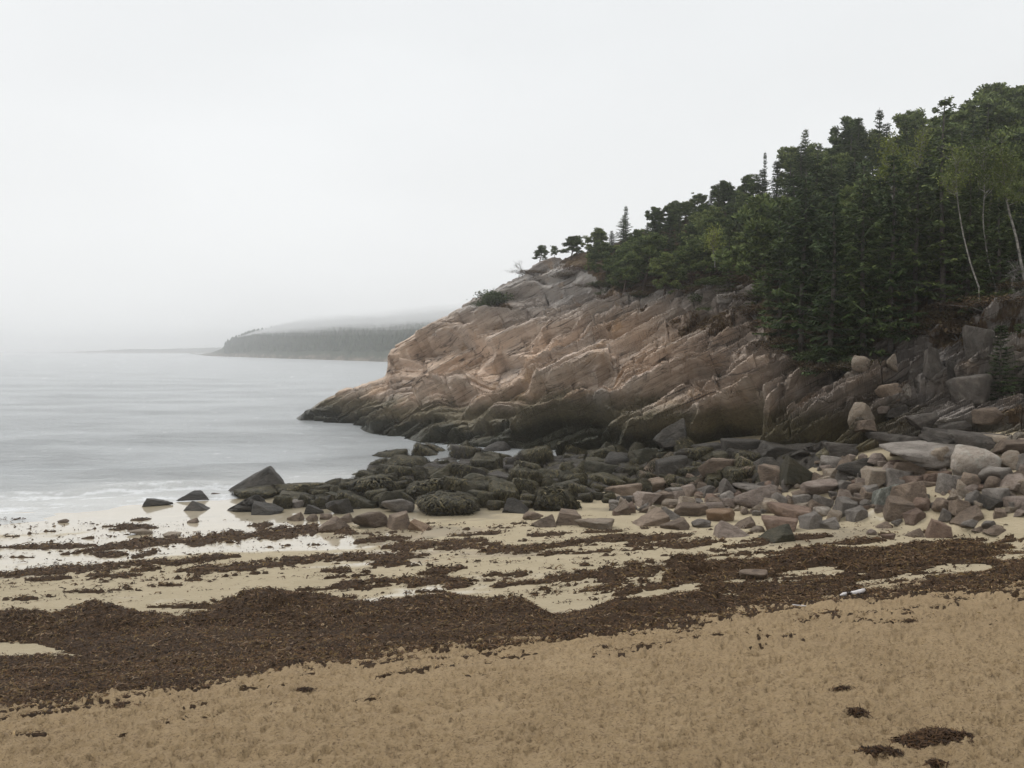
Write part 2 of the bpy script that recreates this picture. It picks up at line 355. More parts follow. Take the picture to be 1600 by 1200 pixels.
def seg_d(u, v, S):                       # normalised distance to the nearest streak (1 = its edge)
    best = np.full(np.shape(u), 9.)
    for a, b, c, d, h in S:
        t = np.clip((u - a) / (b - a), 0, 1); vc = c + (d - c) * t
        taper = np.clip(np.sin(np.pi * np.clip((u - a) / (b - a), .03, .97)) * 1.5, .25, 1)
        du = np.maximum(0, np.maximum(a - u, u - b)) * .35
        best = np.minimum(best, np.sqrt((v - vc) ** 2 + du ** 2) / (h * taper))
    return best
def kelp_amount(X, Y, Z):                 # >0 inside kelp; main bed, streak, fringe
    u, v = toUV(X, Y, Z)
    w1 = fbm(X * .9, Y * 1.2, o=4, seed=21, g=.6); w2 = fbm(X * 3.5, Y * 3.5, o=3, seed=25, g=.6)
    vv = v + 7 * w1 + 5 * w2; uu = u + 14 * w1
    up = np.interp(uu, UP_U, UP_V); lo = np.interp(uu, LO_U, LO_V)
    main = np.minimum((v + 7 * w2 + 4 * w1 - up) / 9., (lo - vv) / 16.)
    main = np.minimum(main, (.52 - .30 * sstep(1020, 1120, u) - fbm((.94 * X + .34 * Y) * .45, (-.34 * X + .94 * Y) * 1.5, o=4, seed=50, g=.6)) * 5 + 3 * sstep(1060, 900, u) + .6 * sstep(.0, .5, w1))
    gap = seg_d(u, v + 3 * w2, GAPS)
    main = np.minimum(main, (gap - 1) * 1.5)
    sd = seg_d(u, v, STREAKS)
    w3 = fbm(X * 5, Y * 12, o=3, seed=28, g=.7)
    streak = (.95 - sd) + .8 * w2 + .35 * w1 + .8 * w3
    # random wisps combed along the shore
    a = .94 * X + .34 * Y; b = -.34 * X + .94 * Y
    n = .6 * fbm(a * .5, b * 2.6, o=3, seed=40, g=.6) + .75 * fbm(a * 2.2, b * 9, o=4, seed=44, g=.65)
    zone = sstep(806, 822, v) * sstep(955, 930, v)
    right = sstep(1150, 1000, u) * .0 + 1
    wisp = (n * zone * right - .37 + .10 * sstep(820, 900, v) * sstep(300, 600, u) + .03) * 3.2 * zone - .2
    flat = np.maximum(streak, wisp)
    fringe = np.where((v > lo - 5) & (v < lo + 60), fbm(a * 1.0, b * 3.2, o=5, seed=60, g=.72) * 2.8 - .38 - (v - lo) / 60., -1)
    return main, flat, fringe, u, v

# sand sheet: radial rows so the near beach is fine and it runs on far under the sea
vr = np.concatenate([np.arange(2600, 1300, -60), np.arange(1300, 800, -1.9), np.arange(800, 700, -3)])
uc = np.concatenate([np.arange(-2600, -500, 60), np.arange(-500, 2100, 2.3), np.arange(2100, 4300, 60)])
NC = len(uc)
Yrow = []
for v in vr:
    h = hit(800, v) if v > 600 else None
    Yrow.append(h[1])
Yrow = np.array(Yrow); Yrow = np.minimum.accumulate(Yrow[::-1])[::-1]
ext = np.array([-200, -60, -20, -6, 0])
Yrow = np.concatenate([Yrow, Yrow[-1] + np.cumsum(np.geomspace(1, 560, 24))])
A = (uc - 800) / FPX
YY = np.repeat(Yrow[:, None], NC, 1); XX = A[None, :] * np.maximum(YY, 2.0)
b_ = -.34 * XX + .94 * YY
ZZ = ground_s(XX, YY)
print('ground grid', ZZ.shape)
dry = sstep(17.5, 14.5, b_ + .8 * fbm(XX * .5, YY * .5, o=3, seed=3))
# footprints and scuffs on the upper beach: two sizes of dimple with pushed-up rims
wob = fbm(XX * 2.1, YY * 2.1, o=3, seed=11)
for sc, dep, sd in ((.30, .040, 71), (.18, .032, 72), (.11, .019, 74), (.70, .022, 73)):
    xs = XX / sc + wob * .5; ys = YY / sc * 1.0 + wob * .3
    f1, f2, r1, r2, r3, ox, oy = worley(xs, ys, sd, .95)
    an = r1 * math.pi; ex = ox * np.cos(an) + oy * np.sin(an); ey = -ox * np.sin(an) + oy * np.cos(an)
    d = np.sqrt((ex / .38) ** 2 + (ey / .24) ** 2)
    on = (r2 > .2)
    ZZ = ZZ + np.where(on, -dep * 1.15 * (.3 + r3) * sstep(1.0, .50, d) + dep * .45 * np.exp(-((d - 1.25) / .3) ** 2), 0) * dry * sstep(45, 25, YY)
ZZ = ZZ + .075 * fbm(XX * 2.6 + 1.2 * wob, YY * 3.6, o=5, seed=14, g=.72) * dry * sstep(30, 18, YY)
ZZ = ZZ + .008 * fbm((.94 * XX + .34 * YY) * .8, b_ * 4, o=3, seed=15) * (1 - dry) * sstep(50, 30, YY)
uu_, vv_ = toUV(XX, YY, ZZ)
fl = fbm((.94 * XX + .34 * YY) * .16, b_ * .42, o=4, seed=30)
film = sstep(-.22, .12, fl * 1.6 + .2 * fbm(XX * 1.5, YY * 4, o=3, seed=33) + 1.25 * sstep(925, 850, vv_ + (uu_ - 100) * .03) * sstep(1000, 250, uu_) - .62)
film = np.maximum(film, sstep(.09, .0, ZZ) ) * (1 - dry)
me = mesh_np('beach_sand', np.stack([XX, YY, ZZ], -1), gridfaces(*ZZ.shape)[:, ::-1] if False else gridfaces(*ZZ.shape), mat=MS)
attr(me, 'dry', dry); attr(me, 'film', film)
link('beach_sand', me, kind='structure', label='brown footprinted sand running down to pale wet sand')

# ------------------------------------------------------------------ sea
vs_ = np.concatenate([np.arange(830, 552, -1.15), np.arange(552, 549.6, -.5)])
Yw = CAMZ / -kz(vs_); Yw = np.concatenate([[5, 15, 24], Yw[Yw > 28], [2900]])
uw = np.concatenate([[-3000, -1500, -900], np.arange(-500, 1400, 4.), [1600, 2200, 4000]])
AW = (uw - 800) / FPX
YW = np.repeat(Yw[:, None], len(uw), 1); XW = AW[None, :] * YW
SW = -.34 * XW + .94 * YW
fade = sstep(500, 120, YW)
ZW = .014 * fbm(XW * .12, YW * .35, o=4, seed=80) * fade + .022 * fbm(XW * .7, YW * 1.4, o=3, seed=83) * sstep(140, 60, YW)
cr = SW + 1.2 * fbm(XW * .08, YW * .08, o=2, seed=85)
al = .94 * XW + .34 * YW
for lam_, far_, sd_ in ((.7, 52, 800), (1.3, 72, 810), (2.4, 110, 820), (4.5, 190, 830), (9., 420, 840)):
    ZW += .052 * lam_ ** .8 * fbm(XW / (lam_ * 2.6) + YW * .03, YW / lam_, o=2, seed=sd_) * sstep(far_ * 1.25, far_ * .8, YW)
ZW += .20 * np.exp(-((cr - 48.2) / .75) ** 2) * sstep(4, 0, al) + .09 * np.exp(-((cr - 55) / 1.1) ** 2) + .06 * np.exp(-((cr - 64) / 1.5) ** 2) + .03 * np.exp(-((cr - 44.6) / .4) ** 2)
ZW -= .02
shore = sstep(58, 42.8, SW + .8 * fbm(XW * .2, YW * .2, o=3, seed=88))
fz = fbm(al * .5, SW * 1.6, o=5, seed=89, g=.7); foam = sstep(.0, .35, fz + .6 * np.exp(-((cr - 47.0) / 1.1) ** 2) * sstep(5, 1, al) + .55 * np.exp(-((SW - 43.3) / 1.0) ** 2) + .35 * np.exp(-((cr - 44.9) / .7) ** 2) - .42)
me = mesh_np('sea', np.stack([XW, YW, ZW], -1), gridfaces(*ZW.shape), mat=MW); attr(me, 'shore', shore); attr(me, 'foam', foam)
link('sea_water', me, kind='structure', label='calm grey rippled sea under overcast sky')

# ------------------------------------------------------------------ headland
ST = np.array([
 (462, 659, 88.0, 658, 88.3, 657.5, 88.6), (474, 659, 87.6, 654, 88.3, 650, 89), (530, 666, 82, 640, 85, 614, 88), (560, 671, 79.5, 636, 84, 603, 88), (585, 676, 75.5, 635, 81, 597, 87.4), (599, 680, 73.2, 633, 80, 590, 87.2),
 (603, 681, 72.9, 628, 80.5, 568, 88), (608, 682, 72.6, 616, 81.5, 549, 88.6), (614, 683, 72, 612, 82, 543, 89), (660, 690, 68.2, 600, 79, 515, 90), (700, 700, 64, 594, 77, 490, 88.5), (740, 708, 61, 590, 74, 467, 87),
 (800, 714, 56.8, 582, 71, 438, 84.5), (850, 716, 54.3, 573, 68, 411, 83), (880, 717, 53, 572, 66.5, 400, 82), (950, 718, 49.3, 570, 63, 382, 80), (1080, 720, 44.8, 580, 57, 340, 79), (1200, 716, 40.3, 562, 49.5, 310, 76),
 (1300, 708, 38.3, 565, 46, 297, 75), (1400, 712, 36.8, 556, 43, 285, 74), (1500, 714, 34.6, 528, 42, 272, 74), (1600, 712, 32.4, 498, 41, 260, 74), (1760, 700, 31., 478, 40, 244, 74), (2000, 640, 31, 470, 38, 225, 74)])
def stat(u):
    return [np.interp(u, ST[:, 0], ST[:, i]) for i in range(1, 7)]
def slopeY(u, v):                         # Y of the smooth hillside under photo point (u, v)
    v0, Y0, v1, Y1, v2, Y2 = stat(u); k = kz(v)
    z0, z1, z2 = CAMZ + kz(v0) * Y0, CAMZ + kz(v1) * Y1, CAMZ + kz(v2) * Y2
    s1 = (z1 - z0) / (Y1 - Y0); s2 = (z2 - z1) / (Y2 - Y1)
    low = v > v1
    s = np.where(low, s1, s2); z = np.where(low, z0, z1); Y = np.where(low, Y0, Y1)
    return (CAMZ - z + s * Y) / (s - k)
FB_U = [820, 845, 880, 905, 935, 960, 1010, 1060, 1100, 1150, 1178, 1185, 1200, 1240, 1290, 1340, 1400, 1440, 1500, 1560, 1620, 1800, 2000]
FB_V = [395, 398, 402, 425, 445, 462, 468, 455, 452, 455, 450, 505, 540, 562, 580, 562, 530, 512, 500, 492, 470, 440, 430]
cu = np.concatenate([np.arange(462, 1640, 1.25), np.arange(1640, 2000, 4)])
nr = 330
tt = np.concatenate([[-.12, -.06, -.03], np.linspace(0, 1, nr)])
U = np.repeat(cu[None, :], len(tt), 0)
v0, Y0, v1, Y1, v2, Y2 = stat(cu)
ridge_n = 2.5 * fbm(cu * .06, cu * 0, o=4, seed=90, g=.6) * sstep(470, 500, cu)
v2 = v2 + ridge_n
V = v0[None, :] + (v2 - v0)[None, :] * tt[:, None]
YB = slopeY(U, V)
# rows under the foot go straight down
YB[:3] = YB[3][None, :] - np.array([.5, .3, .1])[:, None]
P = pt(U, V, YB)
P[0, :, 2] = P[3, :, 2] - 4; P[1, :, 2] = P[3, :, 2] - 1.6; P[2, :, 2] = P[3, :, 2] - .5
def normals(P):
    du = np.gradient(P, axis=1); dv = np.gradient(P, axis=0); n = np.cross(du, dv); l = np.linalg.norm(n, axis=-1, keepdims=True); return n / np.maximum(l, 1e-9)
NB = normals(P)
if np.mean(NB[..., 1]) > 0: NB = -NB
# smooth direction: towards the viewer, up
NB = NB * .6 + np.array([-.15, -.75, .45]); NB /= np.linalg.norm(NB, axis=-1, keepdims=True)
th = np.radians(27 + 5 * vnoise(U / 260., V / 200., seed=91))
def lnoise(x, y, seed):                   # value noise with straight facets
    xi, yi = np.floor(x), np.floor(y); fx, fy = x - xi, y - yi; z = np.zeros_like(x)
    a = hsh(xi, yi, z, seed); b = hsh(xi + 1, yi, z, seed); c = hsh(xi, yi + 1, z, seed); d = hsh(xi + 1, yi + 1, z, seed)
    up_ = fx > fy                           # two triangles per cell
    return np.where(up_, a + (b - a) * fx + (d - b) * fy, a + (c - a) * fy + (d - c) * fx) * 2 - 1
wx = 8 * lnoise(U / 160., V / 110., 92) + 2 * lnoise(U / 37., V / 29., 93); wy = 7 * lnoise(U / 190., V / 110., 95) + 1.5 * lnoise(U / 41., V / 26., 96)
th0 = math.radians(27)
p = (U + wx) * math.cos(th0) - (V + wy) * math.sin(th0); q = (U + wx) * math.sin(th0) + (V + wy) * math.cos(th0)
blk = np.full_like(U, .5)
forest = sstep(-14, 10, np.interp(U, FB_U, FB_V) - V)
amp = (1 - .72 * forest) * sstep(462, 500, U)
D = .5 * fbm(U / 190., V / 130., o=2, seed=99)
# dipping sheets broken by cross joints: each block a tilted plane that ends in a fractured under-face
for lq, lp, a, sd, skew in ((58., 260., 1.3, 101, .35), (27., 110., 1.15, 104, .6), (13., 62., .60, 107, .3), (6.5, 28., .20, 109, .8), (3.4, 15., .07, 110, .5)):
    qq = q / lq + .13 * lnoise(p / (lp * 1.4), q / (lq * 3), sd + 30); qi = np.floor(qq); fq = qq - qi; zz_ = np.zeros_like(q)
    ro = hsh(qi, zz_, zz_, sd);  pp = (p + skew * q) / (lp * (.55 + .9 * hsh(qi, zz_ + 1, zz_, sd))) + ro * 7.3; pi_ = np.floor(pp); fp = pp - pi_
    r1 = hsh(qi, pi_, zz_ + 2, sd); r2 = hsh(qi, pi_, zz_ + 3, sd); r3 = hsh(qi, pi_, zz_ + 4, sd); r4 = hsh(qi, pi_, zz_ + 5, sd)
    if lq < 40 and lq > 10: blk += (hsh(qi, pi_, zz_ + 9, sd) - .5) * (.55 if lq > 20 else .45)
    eb = .035 + .11 * r4                       # width of the under-face
    saw = np.where(fq < 1 - eb, fq / (1 - eb), (1 - fq) / eb)
    on = sstep(-.95, -.2, lnoise(p / (lp * 1.6), q / (lq * 2.2), sd + 40))
    D += a * on * ((r1 - .5) * .8 + (saw - .5) * (.5 + .9 * r2) + (fp - .5) * (r3 - .5) * .9)
    D -= a * .55 * on * (.2 + r3) * np.exp(-(fq * lq / max(1.6, lq * .045)) ** 2)
    gp = np.minimum(fp, 1 - fp) * lp; D -= a * .30 * on * np.exp(-(gp / 1.6) ** 2) * (r2 > .35)
for sx, sy, a, sd in ((22, 9, .16, 112),):
    f1, f2, r1, r2, r3, ox, oy = worley(p / sx, q / sy, sd)
    D += a * ((r1 - .5) + (r2 - .5) * ox * 1.5 + (r3 - .4) * oy * 1.5)
D += .07 * fbm(p / 7., q / 4., o=3, seed=120, g=.65)
for wj, rj, dj, sd in ((36., 30., .34, 150), (15., 17., .13, 155)):     # upright joints, each limited to one sheet
    qi = np.floor(q / rj + .2 * lnoise(p / 90., q / 90., sd)); z_ = np.zeros_like(q); xj = (U + .25 * (V - 500) + 3 * lnoise(U / 30., V / 30., sd + 1)) / wj + 9 * hsh(qi, z_, z_, sd)
    cj = np.floor(xj); fj_ = xj - cj; rj_ = hsh(cj, qi, z_ + 2, sd)
    D -= dj * (rj_ > .45) * np.exp(-((np.minimum(fj_, 1 - fj_) * wj) / 1.3) ** 2); D += dj * .8 * (hsh(cj, qi, z_ + 4, sd) - .5) + dj * .7 * (fj_ - .5) * (rj_ - .5)
# ledges read off the photograph: (points), depth in m, face height in photo pixels
LEDGES = [
 ([(636, 548), (650, 535), (683, 527), (723, 524), (760, 534), (803, 543)], 2.3, 46), ([(800, 600), (837, 590), (883, 580), (923, 563), (945, 555)], 1.8, 34), ([(933, 622), (973, 603), (1000, 597), (1033, 583), (1093, 560), (1130, 548)], 1.6, 30),
 ([(940, 700), (987, 670), (1047, 650)], 1.3, 26), ([(795, 668), (867, 633), (935, 622)], 2.2, 40), ([(1078, 652), (1120, 627), (1177, 613)], 3.4, 60), ([(1040, 655), (1078, 640)], 1.2, 30),
 ([(1160, 684), (1198, 685), (1237, 683), (1278, 668), (1320, 643), (1340, 620)], 2.6, 26), ([(1365, 640), (1420, 612), (1462, 596), (1506, 580), (1560, 572), (1620, 560)], 1.2, 30), ([(1340, 700), (1380, 690), (1430, 678), (1515, 655), (1620, 640)], 1.4, 30),
 ([(772, 464), (805, 452), (830, 445), (880, 435), (935, 428)], 1.6, 30), ([(850, 432), (880, 420), (925, 414)], .9, 16), ([(715, 490), (760, 480), (795, 470)], 1.0, 20), ([(700, 606), (715, 598), (728, 597)], 1.6, 40), ([(728, 640), (770, 608), (803, 584), (817, 580)], 1.2, 22),
 ([(760, 552), (780, 532), (817, 508), (835, 506)], 1.5, 34), ([(757, 660), (770, 638), (803, 617)], 1.2, 20), ([(606, 677), (637, 655), (690, 641)], .8, 18), ([(655, 690), (690, 672), (750, 658), (790, 655)], 1.0, 24), ([(838, 524), (850, 512), (895, 500)], 1.3, 26),
 ([(700, 705), (740, 684), (790, 676)], .9, 22), ([(606, 560), (640, 552)], .8, 60), ([(520, 640), (560, 622), (592, 612)], .5, 10), ([(925, 570), (942, 556), (953, 562)], 1.2, 34), ([(1100, 600), (1150, 580), (1190, 560)], .8, 16), ([(955, 540), (1010, 520), (1060, 500)], .7, 14),
 ([(1165, 545), (1185, 530), (1198, 520)], .7, 14), ([(960, 510), (1000, 490), (1050, 470), (1120, 462)], .8, 16), ([(1196, 640), (1210, 622), (1222, 605)], 1.0, 14), ([(1000, 560), (1050, 545), (1100, 535)], .7, 14), ([(868, 690), (920, 672), (960, 668)], 1.4, 28),
 ([(1420, 540), (1424, 575), (1440, 600)], .9, 16), ([(1475, 545), (1480, 570), (1500, 585)], .9, 16), ([(1395, 545), (1430, 530), (1470, 520), (1520, 505)], 1.0, 30)]
for pts, dep, w in LEDGES:
    for (a0, b0), (a1, b1) in zip(pts[:-1], pts[1:]):
        pass
    pa = np.array(pts, float); dep = dep * (1.15 if pa[0, 0] < 1330 else .9)
    m = (U > pa[:, 0].min() - 40) & (U < pa[:, 0].max() + 40)
    uu = U[m] + 3 * lnoise(U[m] / 25., V[m] / 33., 130); vv = V[m] + 2.5 * lnoise(U[m] / 25., V[m] / 40., 131)
    line = np.interp(uu, pa[:, 0], pa[:, 1])
    t = vv - line
    e = sstep(pa[:, 0].min() - 34, pa[:, 0].min() + 14, uu) * sstep(pa[:, 0].max() + 34, pa[:, 0].max() - 14, uu)
    below = -dep * sstep(0, 3.5, t) * sstep(w * 1.9, w * .8, t)
    above = .22 * dep * np.exp(np.minimum(t, 0) / 26.) * sstep(1.5, -1.5, t)
    D[m] = D[m] * (1 - .45 * e * sstep(-30, -4, t) * sstep(w * 1.5, w, t)) + (below + above) * e
edge = sstep(1.0, .93, tt)[:, None]                      # keep the skyline where it is
foot = sstep(-.02, .02, tt)[:, None]
D = D * amp * (.35 + .65 * edge) * (1 - .5 * sstep(1380, 1520, U) * sstep(590, 640, V))
D = np.where(D > 0, D * sstep(-.02, .12, tt)[:, None], D)
soilpatch = np.zeros_like(U)
for a, b, ru, rv, wgt in ((1105, 508, 70, 24, .75), (985, 480, 60, 10, .5), (900, 408, 40, 14, .8), (850, 435, 60, 7, .45), (775, 478, 32, 14, .8), (960, 455, 40, 12, .7), (1180, 490, 22, 50, .7), (1250, 570, 60, 16, .6), (1500, 520, 60, 24, .8), (1590, 520, 60, 60, .6), (1030, 520, 60, 14, .35), (1330, 590, 40, 20, .6), (1590, 640, 60, 16, .6)):
    soilpatch = np.maximum(soilpatch, wgt * np.exp(-((U - a) / ru) ** 2 - ((V - b) / rv) ** 2))
soil = np.maximum(sstep(-2, 22, np.interp(U, FB_U, FB_V) - V) * 1.0, soilpatch)
BASE = P.copy()
P = P + NB * (D * foot)[..., None]
# back of the hill
last = P[-1]
back = []
for dy, dz in ((1.5, .1), (4, -.6), (10, -4), (18, -12), (26, -22), (34, -34)):
    q_ = last.copy(); q_[:, 1] += dy; q_[:, 2] = np.maximum(-6, q_[:, 2] + dz); q_[:, 0] *= (q_[:, 1] / last[:, 1]); back.append(q_)
PV = np.concatenate([P, np.array(back)], 0)
S_all = np.concatenate([soil, np.repeat(soil[-1:], 6, 0)], 0)
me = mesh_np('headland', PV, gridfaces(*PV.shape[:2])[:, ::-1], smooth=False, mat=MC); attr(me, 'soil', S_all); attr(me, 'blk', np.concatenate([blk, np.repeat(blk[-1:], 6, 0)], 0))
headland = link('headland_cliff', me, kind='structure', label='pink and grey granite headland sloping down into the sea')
def on_hill(u, v):                        # point on the displaced hillside
    j = int(np.clip(np.searchsorted(cu, u), 0, len(cu) - 1)); col = V[3:, j]
    i = int(np.clip(np.argmin(np.abs(col - v)), 0, len(col) - 1)) + 3
    return P[i, j].copy()

#STAGE2
# ------------------------------------------------------------------ far shore in the fog
def far_land(name, crest, shore_pts, Ydepth, mat, label, seed, kind='structure'):
    su = np.array([a for a, b in shore_pts], float); sv = np.array([b for a, b in shore_pts], float)
    us = np.linspace(su[0], su[-1], 150)
    svv = np.interp(us, su, sv); Ys = -CAMZ / kz(svv)
    cv = np.interp(us, [a for a, b in crest], [b for a, b in crest])
    rows = []
    T = [0, .06, .16, .3, .5, .75, 1, 1.3]
    for i, t in enumerate(T):
        Yt = Ys + Ydepth * t
        top = CAMZ + kz(cv) * (Ys + Ydepth)
        z = np.clip(top, 0, None) * [0, .17, .24, .40, .62, .85, 1, .8][i] + (1.2 * fbm(us * .11, us * 0 + t * 5, o=4, seed=seed) * min(1, 4 * t)) * (Ys / 700) + (2.0 * fbm(us * .35, us * 0 + t * 9, o=2, seed=seed + 3) if i in (1, 2) else 0)
        if i == 0: z = z * 0 - 1.5
        rows.append(np.stack([kx(us, cv * 0 + 560) * Yt, Yt, z], -1))
    V_ = np.array(rows); me = mesh_np(name, V_, gridfaces(len(T), len(us))[:, ::-1], mat=mat)
    o = link(name, me, kind=kind, label=label); return V_
mf = M('far_shore_rock', .9, .1); c = mf.coord('Object', (.05, .05, .25))
sp = mf.n('ShaderNodeSeparateXYZ'); mf.l(mf.coord('Object'), sp.inputs[0])
rockc = mf.ramp(mf.noise(c, 1.5, 8, .7), [(.3, (.04, .036, .03)), (.48, (.09, .078, .06)), (.58, (.24, .20, .16)), (.7, (.07, .065, .055))])
zf = mf.math('ADD', sp.outputs['Z'], mf.math('MULTIPLY', mf.noise(mf.coord('Object', (.03, .03, .1)), 1., 5, .7), 9.))
mf.color(mf.mix(mf.rng(zf, 5.5, 8.5), rockc, (.035, .045, .028)))
FV = far_land('far_headland', [(300, 556), (330, 551), (345, 545), (358, 535), (372, 529), (400, 522), (440, 516), (480, 512), (540, 509), (600, 508), (680, 502), (760, 498)], [(296, 552.2), (322, 556), (350, 557), (420, 559.5), (500, 562), (560, 564), (620, 566), (700, 568), (760, 570)], 160, mf.m, 'distant wooded headland with rocky shore fading into fog', 300)
rng = np.random.default_rng(5)
# spruce wood on the far headland (one mass, nobody could count it)
n = 6000; iu = rng.random(n) * (FV.shape[1] - 1.01); it = np.minimum(6.95, 1.6 + rng.random(n) ** .8 * 5.6)
i0 = it.astype(int); j0 = iu.astype(int); fi = (it - i0)[:, None]; fj = (iu - j0)[:, None]
B = (FV[i0, j0] * (1 - fj) + FV[i0, j0 + 1] * fj) * (1 - fi) + (FV[np.minimum(i0 + 1, 7), j0] * (1 - fj) + FV[np.minimum(i0 + 1, 7), j0 + 1] * fj) * fi
B = B[B[:, 0] > kx(352, 560) * B[:, 1]]; n = len(B)
hh = (2.0 + 5.2 * rng.random(n) ** 2.4); rr_ = hh * (.28 + .2 * rng.random(n))
VV = []; FF = []; TT = []
k6 = np.arange(6) / 6 * 2 * np.pi
for lev, (z0, z1, r0) in enumerate(((.05, .55, 1.), (.35, .8, .72), (.62, 1.02, .42))):
    base = B[:, None, :] + np.stack([np.cos(k6)[None] * rr_[:, None] * r0 * (.8 + .4 * rng.random((n, 6))), np.sin(k6)[None] * rr_[:, None] * r0, np.repeat((hh * z0)[:, None], 6, 1)], -1)
    tip = B + np.stack([0 * hh, 0 * hh, hh * z1], -1)
    o0 = sum(len(x) for x in VV); VV.append(np.concatenate([base.reshape(-1, 3), tip])); idx = np.arange(n)[:, None] * 6 + np.arange(6)[None]
    FF.append(np.stack([idx, np.roll(idx, -1, 1), np.repeat((n * 6 + np.arange(n))[:, None], 6, 1)], -1).reshape(-1, 3) + o0)
mw = M('far_wood', .9, .1); mw.color(mw.ramp(mw.noise(mw.coord('Object', (.1, .1, .1)), 1.5, 4, .7), [(.35, (.02, .03, .02)), (.7, (.06, .075, .04))]))
link('far_wood', mesh_np('far_wood', np.concatenate(VV), np.concatenate(FF), smooth=False, mat=mw.m), kind='stuff', label='dark spruce wood on the distant headland, blurred by fog', category='wood')
far_land('far_coast', [(110, 551), (140, 549.5), (170, 547), (230, 545.5), (280, 545), (330, 543), (420, 540), (520, 536)], [(80, 551.2), (520, 551.5)], 300, mf.m, 'very faint low coast on the horizon in fog', 320)

# ------------------------------------------------------------------ plants
def tube(path, rad, sides=6):
    path = np.asarray(path, float); n = len(path); tang = np.gradient(path, axis=0); tang /= np.maximum(np.linalg.norm(tang, axis=1, keepdims=True), 1e-9)
    ref = np.array([1., 0, 0]) if abs(tang[0][0]) < .9 else np.array([0, 1., 0])
    a = np.cross(tang, ref); a /= np.maximum(np.linalg.norm(a, axis=1, keepdims=True), 1e-9); b = np.cross(tang, a)
    an = np.arange(sides) / sides * 2 * np.pi
    V_ = path[:, None] + np.asarray(rad)[:, None, None] * (np.cos(an)[None, :, None] * a[:, None] + np.sin(an)[None, :, None] * b[:, None])
    i = np.arange(n * sides).reshape(n, sides); j = np.roll(i, -1, 1)
    F = np.stack([i[:-1], j[:-1], j[1:], i[1:]], -1).reshape(-1, 4)
    return V_.reshape(-1, 3), F
class Soup:
    def __init__(s): s.V = []; s.F = []; s.T = []; s.n = 0
    def add(s, V_, F, t=0.5):
        V_ = np.asarray(V_, float).reshape(-1, 3); s.V.append(V_); s.F.append(np.asarray(F).reshape(-1, 4) + s.n); s.n += len(V_)
        s.T.append(np.broadcast_to(np.asarray(t, float), (len(V_),)).copy())
    def quads(s, c, ax, ay, t):           # many quads: centre, half axes, tint
        n = len(c); V_ = np.stack([c - ax - ay, c + ax - ay, c + ax + ay, c - ax + ay], 1).reshape(-1, 3)
        s.add(V_, np.arange(n * 4).reshape(n, 4), np.repeat(t, 4))
    def mesh(s, name, mat, smooth=False):
        me = mesh_np(name, np.concatenate(s.V), np.concatenate(s.F), smooth, mat); attr(me, 'tint', np.concatenate(s.T)); return me
def unit(a): return a / np.maximum(np.linalg.norm(a, axis=-1, keepdims=True), 1e-9)

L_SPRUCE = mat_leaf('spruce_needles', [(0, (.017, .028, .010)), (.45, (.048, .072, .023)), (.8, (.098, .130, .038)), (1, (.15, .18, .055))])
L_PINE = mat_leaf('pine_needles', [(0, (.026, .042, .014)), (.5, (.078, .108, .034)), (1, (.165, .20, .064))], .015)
L_BIRCH = mat_leaf('birch_leaves', [(0, (.055, .075, .018)), (.5, (.10, .125, .03)), (1, (.18, .21, .05))], .01)
L_YEL = mat_leaf('young_leaves', [(0, (.10, .12, .022)), (1, (.27, .30, .05))], .01)
L_BUSH = mat_leaf('bush_leaves', [(0, (.03, .045, .014)), (1, (.095, .12, .035))], .01)
L_HEATH = mat_leaf('heath_leaves', [(0, (.035, .024, .014)), (.5, (.075, .05, .026)), (1, (.105, .088, .036))], .02)
BARK = mat_bark('spruce_bark', (.05, .043, .038), (.13, .115, .10)); BARK_P = mat_bark('pine_bark', (.045, .035, .03), (.12, .09, .07)); BARK_B = mat_bark('birch_bark', (.06, .055, .05), (.30, .285, .255), 2.)
BARK_D = mat_bark('dead_wood', (.14, .125, .115), (.26, .24, .225))

